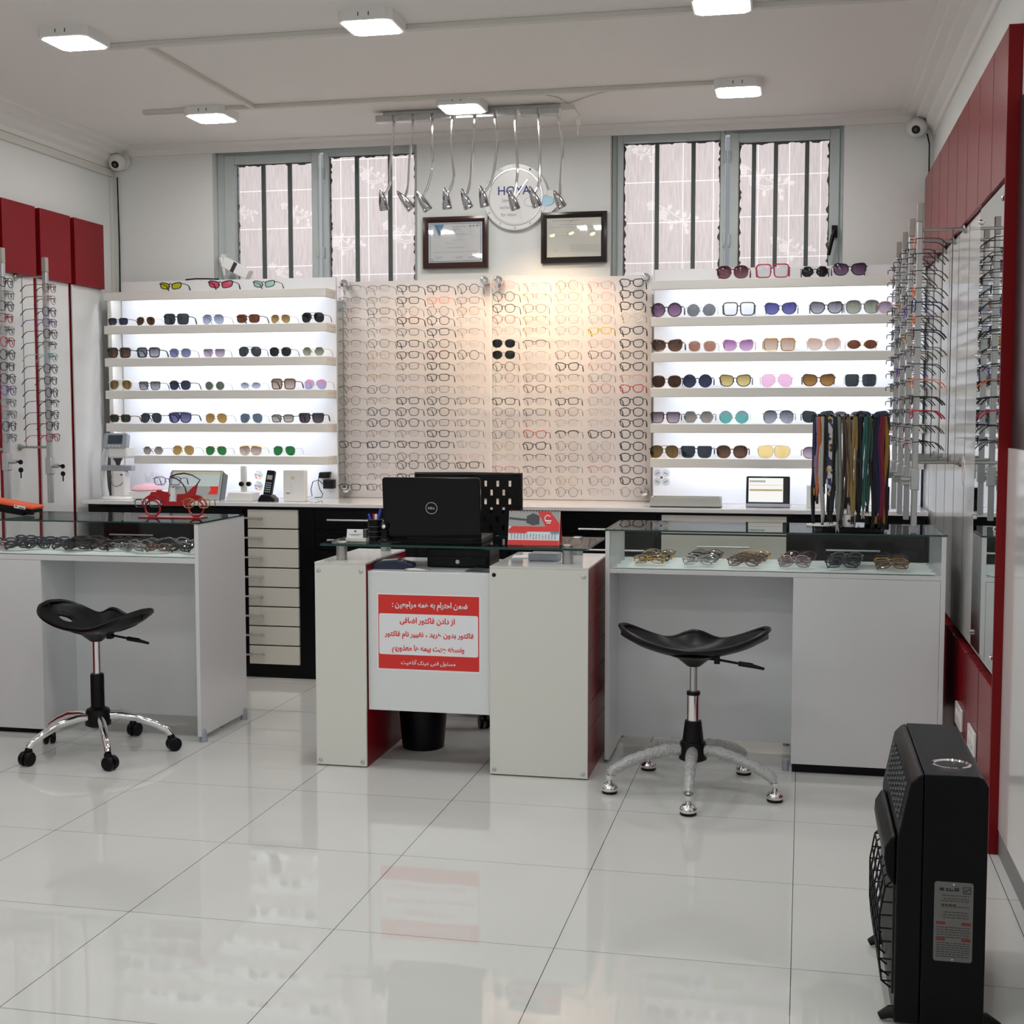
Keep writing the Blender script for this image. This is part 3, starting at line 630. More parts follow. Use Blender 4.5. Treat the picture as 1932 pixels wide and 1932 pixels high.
def outline(sh, n=24):
    """right-hand lens outline, unit half sizes, +x to the temple"""
    out = []
    for k in range(n):
        a = 2*PI*(k+.5)/n; ca, sa = math.cos(a), math.sin(a)
        def se(e): return (math.copysign(abs(ca)**(2/e), ca), math.copysign(abs(sa)**(2/e), sa))
        if sh in 'r': x, z = ca, sa
        elif sh == 'o': x, z = ca, sa*.72
        elif sh in 'p': x, z = se(2.5); x *= 1+.06*z; z *= .95
        elif sh in 's': x, z = se(3.6); x *= 1+.05*z; z *= .80
        elif sh in 'h': x, z = se(3.2); x *= 1+.05*z; z *= .78
        elif sh in 'b': x, z = se(2.8); x *= 1+.10*z; z *= .88
        elif sh in 'q': x, z = se(4.5); x *= 1+.07*z; z *= .95
        elif sh in 'f': x, z = se(3.4); x *= 1+.10*z; z = min(z, .78)*.95
        elif sh in 'c': x, z = se(2.5); x *= 1+.12*z; z = z*.85+.22*max(0, x)*max(0, z+.2)
        elif sh in 'a': x, z = se(2.4); x = x*(1+.10*z)+.10*(-z-.2)*(.6); z = z*.95-.08*x*(1 if z < 0 else 0)
        elif sh in 'w': x, z = se(3.4); x *= 1+.08*z; z = z*.62+.18*x
        elif sh in 'd': x, z = se(2.6); x *= 1+.08*z; z *= .95
        else: # polygonal
            m = 6 if sh == 'x' else 8; s = PI/m; rr = math.cos(s)/math.cos((a+(s if sh == 'g' else 0)) % (2*s)-s); x, z = ca*rr*1.04, sa*rr
        out.append((x, z))
    return out
GC = {}
def spec_mesh(sh, col, thick, lensm, lw=.026, lh=.022, bridge=.017, tl=.098, fold=False, tcol=None):
    key = (sh, col, thick, lensm, lw, lh, bridge, tl, fold, tcol)
    if key in GC: return GC[key]
    fm = 'frame_'+col; r = thick; o = outline(sh); zc = lh; cxr = bridge/2+lw
    def L(s, x, z, dy=0): return Vector((s*(cxr+x*lw), dy+.0022*(abs(x+.6))**1.5*1.2, zc+z*lh))
    f = MB(); lens = []
    for s in (-1, 1):
        ring = [L(s, x, z) for x, z in o]
        if sh == 'h' or sh == 'b':
            top = [L(s, x, z) for x, z in sorted([q for q in o if q[1] > .12], key=lambda q: q[0])]
            f.tube(top, r*1.25 if sh == 'h' else r*1.9, 6)
            f.tube(ring, r*.35, 4, closed=True)
        elif r > 0: f.tube(ring, r, 6, closed=True)
        g = MB(); g.add([p+Vector((0, .0004, 0)) for p in ring]+[L(s, 0, 0, -.0025)], [(k, (k+1) % len(ring), len(ring)) for k in range(len(ring))] if s > 0 else [((k+1) % len(ring), k, len(ring)) for k in range(len(ring))])
        lens.append(g)
    zb = zc+.30*lh; ix = bridge/2+lw*.06
    rb = max(r, .0011)
    if sh == 'd':
        f.tube([L(-1, 1, .7), L(-1, -.2, .92), L(-1, -1.3, .9), L(1, -1.3, .9), L(1, -.2, .92), L(1, 1, .7)], max(r*1.6, .0022), 6)
    f.tube([(-ix, 0, zb-.002), (-ix*.5, -.002, zb+.003), (0, -.003, zb+.0042), (ix*.5, -.002, zb+.003), (ix, 0, zb-.002)], rb, 6)
    if sh in 'a': f.tube([(-cxr*.72, 0, zc+lh*.86), (0, -.002, zc+lh*.93), (cxr*.72, 0, zc+lh*.86)], rb*.9, 6)
    W = cxr+lw*1.04; zt = zc+lh*.42
    for s in (-1, 1): f.tube([(s*(W-.004), .001, zt), (s*(W+.003), .002, zt+.001), (s*(W+.0045), .007, zt+.001)], max(r, .0013), 6)
    for s in (-1, 1): f.tube([(s*bridge*.42, .004, zc+.001), (s*bridge*.36, .007, zc-lh*.25)], .0016, 5)
    T = []
    for s in (-1, 1):
        t = MB(); x = s*(W+.0045); rt = max(r, .0012)
        if fold: t.tube([(x, .006, zt+.001), (x*.93, .011+.002*s, zt), (-x*.55, .013+.003*s, zt-.003), (-x*.85, .012+.003*s, zt-.022)], [rt, rt, rt*1.05, rt*1.3], 6)
        else: t.tube([(x, .006, zt+.001), (x, tl*.5, zt+.002), (x*.99, tl*.92, zt-.001), (x*.985, tl, zt-.005), (x*.97, tl+.014, zt-.017), (x*.96, tl+.024, zt-.030)], [rt, rt*.9, rt*.95, rt*1.1, rt*1.35, rt*1.2], 6)
        T.append(mesh('temple', t, 'frame_'+tcol if tcol else fm))
    res = (mesh('frame_front', f, fm, sharp=60), [mesh('lens', g, lensm, sharp=60) for g in lens], T)
    GC[key] = res; return res
def specs(name, label, cat, loc, rz=0, rx=0, ry=0, group=None, key=None, lenslabel=None, **kw):
    fr, ls, tp = spec_mesh(*key, **kw)
    e = D.objects.new(name, None); COL.objects.link(e); e.empty_display_size = .02; e.location = loc; e.rotation_euler = (rx, ry, rz); tag(e, label, cat, group)
    for nm, m_ in [('frame_front', fr)]+[('lens', q) for q in ls]+[('temple', q) for q in tp]:
        o = D.objects.new(nm, m_); COL.objects.link(o); o.parent = e
    return e
NTH = ['first', 'second', 'third', 'fourth', 'fifth', 'sixth', 'seventh', 'eighth', 'ninth', 'tenth', 'eleventh', 'twelfth', 'thirteenth', 'fourteenth', 'fifteenth', 'sixteenth', 'seventeenth', 'eighteenth', 'nineteenth']

# ---------------------------------------------------------------- back wall: lit shelf units
SZ = [2.007, 1.828, 1.655, 1.482, 1.306, 1.135]
YF, YK = 6.60, 6.745
def shelf_unit(label, x0, x1, side, back0, back1):
    t = thing('shelf_unit', label, 'shelf unit', ((x0+x1)/2, YK, .906))
    obj('back_panel', MB().box(back0, back1, YK, YK+.016, .906, 2.075), 'shelf_back', t)
    for k, z in enumerate(SZ):
        sx = x0 if not (side == 'L' and k == 5) else x0+.16
        s = obj('shelf', MB().box(sx, x1, YF+.016, YK, z-.018, z).box(sx, x1, YF, YF+.016, z-.045, z).box(x1-.014, x1, YF+.016, YK, z-.045, z-.018), 'fascia', t, bevel=.002)
        st = MB().box(sx+.05, x1-.05, YF+.018, YF+.028, z-.026, z-.0205)
        obj('led_strip', st, 'led_strip', s, label='glowing LED strip')
    return t
shelf_unit('white backlit sunglasses shelves left of the spectacle boards', -3.645, -2.386, 'L', -3.615, -2.383)
shelf_unit('white backlit sunglasses shelves right of the spectacle boards', -.703, .60, 'R', -.703, .60)
one('side_panel', MB().box(-3.645, -3.62, 6.64, YK+.016, .906, 2.0), 'off_white', 'tall off-white side panel at the left end of the left shelves', 'panel', bevel=.002)

def lensmat(name, top, bot=None, refl=1.0): 
    if name not in MAT: clear(name, [c*.55 if max(top) < .7 else c*.9 for c in top], 1.5, .03, bot and [c*.72 for c in bot], refl)
    return name
DK = (.010, .011, .014)
LN = {'black': (DK, None), 'navy': ((.012, .016, .035), (.03, .04, .09)), 'brown': ((.05, .018, .006), None), 'slate': ((.035, .045, .055), None), 'bluegrad': ((.10, .12, .19), (.55, .60, .75)), 'redbrown': ((.14, .045, .018), None),
      'browngrad': ((.13, .065, .015), (.45, .32, .12)), 'greenblack': ((.010, .018, .018), None), 'darkbrowngrad': ((.02, .010, .007), (.16, .08, .05)), 'greygrad': ((.03, .03, .04), (.45, .45, .50)), 'bluegrey': ((.08, .10, .20), (.22, .25, .38)),
      'purplegrad': ((.08, .05, .09), (.62, .50, .58)), 'olivegrad': ((.06, .07, .04), (.42, .44, .34)), 'amberbrown': ((.09, .05, .012), (.25, .15, .04)), 'greygreen': ((.10, .12, .09), None), 'palebluegrad': ((.13, .16, .24), (.65, .70, .80)),
      'brownclear': ((.16, .09, .06), (.66, .52, .44)), 'pinkblue': ((.75, .32, .48), (.42, .55, .85)), 'darkgreen': ((.012, .022, .012), None), 'purpleshield': ((.03, .025, .08), (.20, .18, .36)), 'gold': ((.30, .17, .045), (.40, .25, .08)),
      'blueslate': ((.10, .15, .19), None), 'beigegrad': ((.20, .17, .14), (.60, .54, .48)), 'plum': ((.03, .02, .03), (.13, .09, .12)), 'taupegrad': ((.10, .085, .07), (.42, .35, .30)), 'green': ((.010, .12, .025), (.02, .18, .05)),
      'yellow': ((.72, .72, .02), None), 'pinkred': ((.80, .12, .20), None), 'mint': ((.50, .78, .66), None), 'burgundy': ((.09, .015, .03), (.38, .18, .22)), 'purple': ((.07, .025, .08), (.40, .22, .40)), 'mirror': ((.25, .25, .27), None),
      'peach': ((.62, .36, .22), (.86, .72, .64)), 'rosebrown': ((.45, .22, .15), None), 'violet': ((.22, .05, .22), (.70, .45, .68)), 'tan': ((.45, .27, .17), (.75, .60, .50)), 'amber': ((.35, .20, .02), (.80, .66, .30)), 'palepink': ((.88, .52, .70), None),
      'brownorange': ((.10, .035, .008), (.38, .20, .05)), 'teal': ((.25, .38, .38), (.08, .48, .42)), 'shieldyellow': ((.80, .60, .25), None), 'clear': ((.93, .94, .97), None), 'bluenavy': ((.03, .03, .16), (.16, .16, .40))}
def sun(px, py, y, wpx, shp, fc, lens, thick, label, shelfz, group, yaw=0, clearlens=False, cs=1):
    thick = thick*1.3 if thick > .001 else thick
    p = P(px, py, Y=y); wd = wpx*1.03/FPX*6.9; lm = lensmat('tint_'+lens, *LN[lens])
    br = .016 if shp not in 'd' else .006; lw = (wd-br)/4.0/1.02
    lh = {'r': lw*1.0, 'o': lw*.95, 'a': lw*1.02, 's': lw*.92, 'q': lw*.98, 'w': lw*.98, 'f': lw*1.0}.get(shp, lw*.95)*cs
    return specs('sunglasses', label, 'sunglasses', (p.x, y, shelfz+thick+.0003), rz=yaw, group=group, key=(shp, fc, thick, lm, round(lw, 4), round(lh, 4), br, .096))
ROW = ['top', 'second', 'third', 'fourth', 'fifth', 'lowest']
def row(side, k, items, cvt):
    n = len(items)
    for i, (x, wpx, shp, fc, lens, th, desc) in enumerate(items):
        px, py = cvt(x)
        sun(px, py, YF+.016, wpx, shp, fc, lens, th, '%s on the %s unit, %s shelf, %s along' % (desc, side, ROW[k], NTH[i]), SZ[k], 'sunglasses on the %s lit shelves' % side, yaw=random.uniform(-.05, .09) if side == 'left' else random.uniform(-.05, .05))
cL = lambda x: (x*.3416-4, 700)
SG = ' sunglasses'
row('left', 0, [(962, 42, 'w', 'K', 'yellow', .0022, 'yellow lensed angular black'+SG), (1237, 46, 'w', 'K', 'pinkred', .0022, 'pink lensed angular black'+SG), (1475, 42, 'w', 'K', 'mint', .0018, 'mint green lensed angular'+SG)], cL)
row('left', 1, [(668, 40, 's', 'U', 'navy', .0015, 'small navy rectangular'+SG), (820, 38, 'a', 'G', 'brown', .0008, 'plain dark brown aviator'+SG), (990, 47, 'q', 'K', 'slate', .0024, 'big black square framed'+SG), (1192, 43, 'a', 'D', 'bluegrad', .0009, 'pale blue graded aviator'+SG), (1385, 45, 's', 'T', 'redbrown', .0022, 'red-brown lensed tortoiseshell'+SG), (1563, 38, 'a', 'G', 'browngrad', .0008, 'gold rimmed brown graded aviator'+SG), (1742, 43, 'a', 'K', 'greenblack', .0012, 'black green aviator'+SG)], cL)
row('left', 2, [(670, 45, 'q', 'K', 'darkbrowngrad', .0024, 'large black square brown graded'+SG), (832, 44, 'q', 'K', 'greygrad', .0026, 'thick black square grey graded'+SG), (1007, 42, 'p', 'D', 'bluegrey', .0011, 'blue grey rounded metal'+SG), (1195, 41, 'f', 'D', 'purplegrad', .0009, 'flat-top purple graded'+SG), (1393, 43, 'a', 'K', 'slate', .0012, 'slate double-bridge aviator'+SG), (1560, 42, 'p', 'K', 'black', .0012, 'small black double-bridge rounded'+SG), (1742, 43, 'x', 'G', 'olivegrad', .0008, 'olive graded geometric'+SG)], cL)
row('left', 3, [(675, 45, 'a', 'W', 'amberbrown', .0022, 'cream framed brown aviator'+SG), (835, 42, 'f', 'K', 'greygrad', .0015, 'flat-top grey graded navigator'+SG), (1003, 43, 'p', 'K', 'navy', .0018, 'black rounded dark grey'+SG), (1195, 38, 'r', 'S', 'greygreen', .0008, 'small green grey round'+SG), (1393, 40, 'o', 'S', 'palebluegrad', .0006, 'slim pale blue graded oval'+SG), (1575, 46, 'q', 'T', 'brownclear', .0024, 'tortoiseshell square brown graded'+SG), (1752, 43, 'a', 'S', 'pinkblue', .0008, 'pink to blue graded aviator'+SG)], cL)
row('left', 4, [(668, 43, 's', 'T', 'darkgreen', .0022, 'dark green tortoiseshell rectangular'+SG), (840, 43, 'a', 'K', 'slate', .0018, 'black slate aviator with thick brow'+SG), (1000, 45, 'd', 'U', 'purpleshield', .0024, 'navy purple graded shield'+SG), (1200, 43, 'a', 'G', 'gold', .0009, 'gold mirrored aviator'+SG), (1395, 43, 'a', 'S', 'blueslate', .0009, 'blue slate aviator'+SG), (1568, 43, 's', 'K', 'beigegrad', .0018, 'black rectangular beige graded'+SG), (1728, 46, 'f', 'K', 'plum', .0024, 'big plum black square'+SG)], cL)
row('left', 5, [(847, 42, 'x', 'D', 'taupegrad', .0008, 'taupe graded geometric'+SG), (1015, 43, 'a', 'G', 'gold', .0009, 'brown gold aviator'+SG), (1197, 41, 'a', 'G', 'green', .0009, 'bright green aviator'+SG), (1388, 43, 'd', 'G', 'brownclear', .0009, 'flat-top brown graded shield'+SG), (1575, 43, 'a', 'S', 'green', .0009, 'green aviator with silver rims'+SG)], cL)
cR = lambda x: (1200+x*.2796-1, 700)
row('right', 0, [(647, 53, 'p', 'M', 'burgundy', .0022, 'oversize burgundy'+SG), (915, 54, 'q', 'R', 'clear', .0024, 'red framed clear square'+SG.replace('sun', '')), (1200, 44, 'g', 'K', 'black', .0016, 'small black octagonal'+SG), (1435, 54, 'c', 'K', 'purple', .0018, 'purple graded cat-eye'+SG)], cR)
row('right', 1, [(205, 53, 'r', 'K', 'purple', .0022, 'big black round purple graded'+SG), (440, 50, 'r', 'S', 'mirror', .0010, 'silver mirrored round studded'+SG), (693, 53, 'q', 'K', 'clear', .0022, 'black framed clear square'), (973, 53, 'c', 'U', 'bluenavy', .0015, 'navy blue cat-eye'+SG), (1280, 53, 'c', 'K', 'greygrad', .0018, 'black cat-eye grey graded'+SG), (1525, 55, 'p', 'E', 'olivegrad', .0022, 'large greige rounded'+SG), (1735, 50, 'p', 'P', 'purplegrad', .0016, 'pale pink rounded'+SG)], cR)
row('right', 2, [(210, 53, 'c', 'T', 'darkbrowngrad', .0026, 'dark brown pointed cat-eye'+SG), (448, 48, 'p', 'W', 'rosebrown', .0014, 'rose brown lensed white framed'+SG), (690, 52, 'c', 'P', 'violet', .0014, 'violet graded cat-eye'+SG), (968, 52, 'q', 'G', 'tan', .0020, 'square tan gold framed'+SG), (1267, 54, 'c', 'P', 'peach', .0012, 'peach graded cat-eye'+SG), (1527, 50, 'o', 'G', 'redbrown', .0009, 'small brown oval'+SG)], cR)
row('right', 3, [(210, 51, 'p', 'T', 'brown', .0014, 'dark brown rounded'+SG), (418, 50, 'r', 'U', 'navy', .0020, 'navy round'+SG), (673, 53, 'c', 'K', 'amber', .0018, 'amber graded cat-eye'+SG), (953, 52, 'a', 'P', 'palepink', .0008, 'pale pink aviator'+SG), (1237, 53, 'c', 'T', 'brownorange', .0020, 'orange brown cat-eye'+SG), (1520, 52, 'q', 'S', 'slate', .0006, 'rimless slate square'+SG)], cR)
row('right', 4, [(203, 50, 'f', 'K', 'purplegrad', .0018, 'purple grey flat-top'+SG), (428, 52, 'x', 'E', 'taupegrad', .0020, 'grey geometric oversize'+SG), (667, 51, 'r', 'S', 'teal', .0009, 'teal mirrored round'+SG), (968, 52, 'a', 'K', 'greygrad', .0009, 'purple grey graded aviator'+SG), (1237, 53, 'c', 'K', 'slate', .0015, 'slate dark cat-eye partly behind the straps'+SG), (1445, 50, 'p', 'E', 'greygrad', .0015, 'grey rounded hidden behind the straps'+SG), (1605, 52, 'c', 'U', 'navy', .0018, 'navy cat-eye behind the straps'+SG)], cR)
row('right', 5, [(198, 50, 'a', 'T', 'amberbrown', .0014, 'brown aviator'+SG), (415, 53, 'f', 'U', 'slate', .0020, 'navy square'+SG), (657, 53, 'p', 'T', 'darkbrowngrad', .0020, 'dark red-brown rounded'+SG), (940, 54, 'd', 'W', 'shieldyellow', .0014, 'pale yellow shield'+SG), (1240, 50, 'p', 'M', 'purplegrad', .0014, 'purple rounded beside the straps'+SG)], cR)

# ---------------------------------------------------------------- clear spectacle boards
def board(label, x0, x1):
    t = thing('spectacle_board', label, 'display board', ((x0+x1)/2, YB, .907))
    obj('acrylic_sheet', MB().box(x0, x1, 6.79, 6.796, .907, 2.07), 'acrylic', t, bevel=.001)
    obj('backing_sheet', MB().box(x0+.004, x1-.004, 6.858, 6.868, .907, 2.06), 'board_back', t)
    for x in (x0+.03, x1-.03):
        for z in (.955, 2.045): obj('standoff', MB().lathe([(.017, .05), (.017, -.012), (.021, -.012), (.021, -.026), (.018, -.030), (.004, -.031)], (x, 6.81, z), (0, 1, 0), 20), 'chrome', t)
    return t
mat('board_back', (.88, .835, .825), .5)
BL = board('clear acrylic spectacle board on the left, beside the left shelves', -2.383, -1.560)
BR = board('clear acrylic spectacle board on the right, lit warm by the spotlights', -1.545, -.722)
SL = ['hD hD sK sK rK', 'hD hD sK sO sB', 'hD sD rD rD pG', 'hD hD sT pK hC', 'hD hD sD sK hG', 'hD pD sK pK hP', 'hD pG sK pT rK', 'hD hG sD sK hC', 'hD hG sE sK hP', 'hK pD hG sB hC', 'rD hD sK pK sB', 'hD pK pK pK sC', 'hD pK pK sD sB', 'hD hB hD sK sE', 'sK sK sK sK sC', 'hD sD pD sD hP', 'hD hD pK pK sK', 'hD hD sK sK pK', 'sK sD sK sK sK']
SR = ['pP hP rG cP cK', 'rK hG pC pP cK', 'pK pB pC pP cK', 'pR hG pC pC rW', 'pP hG pC sY cK', 'p1 hK hC pP cK', 'p2 hC pB cB cD', 'rK hC cK cP cK', 'rB pB hD pN hP', 'hC cB hG rR cR', 'sK hK sK pC pK', 'pB sD pB hC pK', 'rB hB hC hC cK', 'pB cR bK cK pK', 'rG cK rB rC pK', 'hC hK pB rB pK', 'hR hK hB hR pD', 'hC rB rG rB cK', 'hC rD rD hC rC']
YLEFT = [187, 280, 365, 440, 530, 622, 712, 800, 890, 985, 1075, 1163, 1250, 1335, 1422, 1520, 1585, 1680, 1760]
YRIGHT = [160, 250, 343, 430, 520, 622, 712, 805, 893, 980, 1080, 1165, 1253, 1342, 1435, 1525, 1620, 1712, 1800]
XLc = [250, 478, 710, 950, 1188]; XRc = [210, 455, 712, 972, 1225]
peg = mesh('peg', MB().cyl((0, 0, 0), .0035, .128, (0, 1, 0), 8), 'acrylic_peg')
clear('tint_black1', DK, 1.5, .03); clear('tint_green1', (.012, .018, .010), 1.5, .03)
YS = 6.668
for side, rows_, ys, xs, ox, bd in (('left', SL, YLEFT, XLc, 600, BL), ('right', SR, YRIGHT, XRc, 900, BR)):
    for j, line in enumerate(rows_):
        for i, code in enumerate(line.split()):
            yo = -18 if (side == 'right' and i == 4 and j < 4) else 0
            p = P(ox+xs[i]*.2381, 500+(ys[j]+yo)*.2381, Y=YS); sh, fc = code
            th = {'h': .0011, 'b': .0012, 'r': .0012, 'p': .0014, 's': .0016, 'c': .0018, 'x': .0012}[sh]
            if fc in 'GBP' and sh in 'rps': th *= .85
            if fc in 'K': th *= 1.25
            if fc in 'YT' or (side == 'right' and i == 4): th = .0024
            lens = 'lens_clear'; nm = 'eyeglasses'; desc = '%s %s eyeglasses'
            if fc in '12': lens = 'tint_black1' if fc == '1' else 'tint_green1'; nm = 'sunglasses'; desc = '%s %s sunglasses'; cn = 'black' if fc == '1' else 'greenish black'; fc = 'K'
            else: cn = FC[fc][0]
            lh = .0215 if sh in 'rpc' else .0205
            if sh == 'r': lh = .0235
            lab = (desc % (cn, SHAPE[sh])) + ' on the %s board, %s column, %s row down' % (side, NTH[i], NTH[j])
            lw_ = .0245 if sh != 'r' else .0235
            specs(nm, lab, nm, (p.x, YS, p.z-lh), rz=random.uniform(-.05, .05), ry=random.uniform(-.03, .03), group=('spectacles on the %s clear board' % side) if nm == 'eyeglasses' else 'dark sunglasses on the right board', key=(sh, fc, round(th, 5), lens, lw_, lh, .017, .098))
            q = D.objects.new('peg', peg); COL.objects.link(q); q.parent = bd; q.location = Vector((p.x, YS-.004, p.z+lh*.12))-bd.location

# ---------------------------------------------------------------- locking display poles on both side walls
POLE = {}
def pole(label, side, y, xp, z0, z1, zarm, slots, keys):
    sg = -1 if side == 'right' else 1              # the way the frames face
    xw = .612 if side == 'right' else XL+.03
    t = thing('display_pole', label, 'display pole', (xp, y, z0), group='locking frame poles on the %s wall' % side)
    b = MB().box(xp-.011, xp+.011, y-.013, y+.013, z0, z1-.07); obj('pole', b, 'alu_pole', t, bevel=.003)
    obj('pole_cap', MB().box(xp-.0115, xp+.0115, y-.0135, y+.0135, z1-.07, z1), 'pole_cap', t, bevel=.003)
    for z in zarm:
        a = MB().cyl((min(xp, xw), y, z), .006, abs(xw-xp), (1, 0, 0), 10); a.lathe([(.016, 0), (.016, .008), (.009, .012), (.009, .022)], (xw, y, z), (sg, 0, 0), 14)
        obj('wall_arm', a, 'steel_brushed', t)
    obj('tie_rod', MB().cyl((xw+sg*.05, y-.02, zarm[-1]), .0018, zarm[0]-zarm[-1], (0, 0, 1), 6), 'dark_grey', t)
    zl = z0+.18
    lk = obj('lock', MB().box(xp-.016, xp+.016, y-.018, y+.018, zl-.04, zl+.04), 'satin_metal', t, bevel=.003)
    obj('lock_barrel', MB().cyl((xp, y-.0, zl), .010, .05, (sg, 0, 0), 12), 'satin_metal', lk)
    k = MB().cyl((xp+sg*.05, y, zl), .004, .014, (sg, 0, 0), 8); k.lathe([(.011, -.0025), (.011, .0025)], (xp+sg*.068, y, zl-.002), (0, 1, 0), 12)
    if keys: k.lathe([(.012, -.002), (.012, .002)], (xp+sg*.066, y+.004, zl-.038), (0, 1, 0), 12); k.box(xp+sg*.066-.003, xp+sg*.066+.003, y+.003, y+.005, zl-.075, zl-.045)
    obj('key', k, 'black_plastic' if keys == 1 else 'key_metal', lk)
    for z in slots:
        q = D.objects.new('hook', hookm); COL.objects.link(q); q.parent = t; q.location = (0, 0, z-z0+.004); q.rotation_euler = (0, 0, 0 if sg < 0 else PI)
    return t
hookm = mesh('hook', MB().tube([(-.010, 0, 0), (-.040, 0, 0), (-.044, 0, -.004), (-.044, 0, -.018)], .0022, 6).tube([(-.010, .006, .012), (-.034, .006, .012)], .0022, 6), 'dark_grey')
def pole_frames(side, which, y, xp, codes, zs):
    sg = -1 if side == 'right' else 1
    for j, (c, z) in enumerate(zip(codes, zs)):
        sh, fc = c[0], c[1]; th = .0028 if len(c) > 2 else .0018
        lh = .0225; lab = '%s %s eyeglasses on %s, %s down' % (FC[fc][0], SHAPE[sh], which, NTH[j])
        specs('eyeglasses', lab, 'eyeglasses', (xp+sg*.022, y+random.uniform(-.004, .004), z-lh), rz=(-PI/2 if sg < 0 else PI/2)+random.uniform(-.05, .05), group='frames on the %s wall poles' % side, key=(sh, fc, th, 'lens_clear', .0235, lh, .017, .098), tcol=None if fc in 'RKUVL' or (fc == 'O' and j > 6) else 'K')
zsA = [P(85, 460+yy*.2588, Y=5.857).z for yy in (322, 408, 497, 577, 658, 742, 828, 912, 998, 1085, 1165, 1247, 1327, 1412)]
zsB = [P(15, 460+yy*.2588, Y=5.43).z for yy in (278, 370, 453, 540, 632, 715, 808, 895, 983, 1068, 1160, 1245, 1330, 1415)]
pole('silver locking display pole on the left wall, nearer the back corner', 'left', 5.857, -3.537, .925, 2.105, (2.015, 1.195), zsA, 1)
pole('silver locking display pole at the left edge of the photo', 'left', 5.44, -3.50, .96, 2.10, (2.015, 1.195), zsB, 1)
pole_frames('left', 'the left wall pole nearer the corner', 5.857, -3.537, ['sB', 'pP', 'pK', 'sV', 'pK', 'hD', 'pL', 'pK', 'sK', 'rK', 'hK', 'pK', 'pK', 'sR'], zsA)
pole_frames('left', 'the pole at the left edge', 5.44, -3.50, ['pK', 'sE', 'pK', 'sR', 'sE', 'pR', 'rK', 'sK', 'pK', 'pV', 'sE', 'sE', 'pU', 'sE'], zsB)
zs1 = [P(1730, 360+yy*.3314, Y=5.267).z for yy in (300, 385, 480, 578, 658, 738, 815, 912, 1005, 1092, 1190, 1268, 1352, 1445)]
RP = [(5.267, .445, 2.14, ['sO', 'sK', 'pC', 'sO', 'qU9', 'sO', 'qT9', 'pB', 'sE', 'sO', 'sK9', 'sR9', 'sE', 'pP'], 'the right wall pole nearest the camera'),
      (5.607, .443, 2.13, ['hK', 'sE', 'pC', 'sK', 'pV', 'sC', 'pG', 'sE', 'hK', 'pC', 'sB', 'hK', 'sE', 'pP'], 'the second right wall pole from the camera'),
      (5.929, .441, 2.12, ['hK', 'pE', 'sK', 'pG', 'sE', 'sU', 'pK', 'sE', 'sV', 'hK', 'pE', 'sK', 'hK', 'sE'], 'the third right wall pole from the camera'),
      (6.25, .439, 2.12, ['hK', 'sK', 'pE', 'sK', 'hK', 'pK', 'sE', 'pK', 'hK', 'sK', 'pE', 'hK', 'sK', 'pK'], 'the farthest right wall pole')]
for (y, xp, z1, codes, which), lab in zip(RP, ('silver locking display pole on the right wall nearest the camera', 'silver locking display pole on the right wall, second from the camera', 'silver locking display pole on the right wall, third from the camera', 'silver locking display pole on the right wall farthest from the camera')):
    pole(lab, 'right', y, xp, .925, z1, (2.04, 1.17), zs1, 2 if y > 5.7 else 0)
    pole_frames('right', which, y, xp, codes, zs1)

# ---------------------------------------------------------------- back worktop and base cabinets
one('worktop', MB().box(-3.655, .60, 6.345, 6.866, .886, .9055), 'worktop_white', 'long white glossy worktop along the back wall', 'worktop', bevel=.002)
def handle(b, x0, x1, z, y=6.37, r=.0055):
    b.tube([(x0, y-.028, z), (x1, y-.028, z)], r, 8)
    for x in (x0+.02, x1-.02): b.tube([(x, y+.004, z), (x, y-.028, z)], r*.8, 6)
    return b
def cabinet(label, x0, x1, fronts):
    t = thing('base_cabinet', label, 'cabinet', ((x0+x1)/2, 6.62, 0), group=None)
    obj('body', MB().box(x0, x1, 6.386, 6.84, 0, .884), 'black_laminate', t)
    for (nm, a, c, z0, z1, m_, hs) in fronts:
        d = obj(nm, MB().box(a, c, 6.369, 6.386, z0, z1), m_, t, bevel=.0015, label='cream drawer front' if m_ == 'cream_front' else None)
        for h in hs: obj('handle', handle(MB(), *h), 'satin_metal', d)
cabinet('black base cabinet at the left end of the worktop', -3.64, -2.755, [('drawer', -3.63, -3.05, .62, .87, 'black_laminate', [(-3.497, -3.25, .728)]), ('door', -3.63, -3.05, .06, .612, 'black_laminate', []), ('door', -3.042, -2.765, .06, .87, 'black_laminate', [])])
cabinet('base cabinet of eight cream drawers left of the reception desk', -2.753, -2.38, [('drawer', -2.738, -2.466, .072+.1003*k, .072+.1003*k+.094, 'cream_front', [(-2.745, -2.645, .072+.1003*k+.052)]) for k in range(8)])
cabinet('black base cabinet behind the reception desk', -2.378, -1.262, [('drawer', -2.37, -1.83, .775, .87, 'black_laminate', [(-2.30, -1.90, .823)]), ('drawer', -2.37, -1.83, .67, .768, 'black_laminate', [(-2.30, -1.90, .722)]), ('door', -2.37, -1.83, .06, .662, 'black_laminate', []), ('drawer', -1.82, -1.27, .67, .87, 'black_laminate', []), ('door', -1.82, -1.27, .06, .662, 'black_laminate', [])])
cabinet('base cabinet of cream drawers showing between the desk and right counter', -1.26, -.642, [('drawer', -1.25, -.65, .775, .87, 'black_laminate', [(-1.02, -.70, .80)]), ('drawer', -1.25, -.65, .672, .768, 'black_laminate', [(-1.02, -.70, .70)])]+[('drawer', -1.20, -.83, .07+.1*k, .07+.1*k+.094, 'cream_front', [(-1.06, -.96, .07+.1*k+.052)]) for k in range(6)])
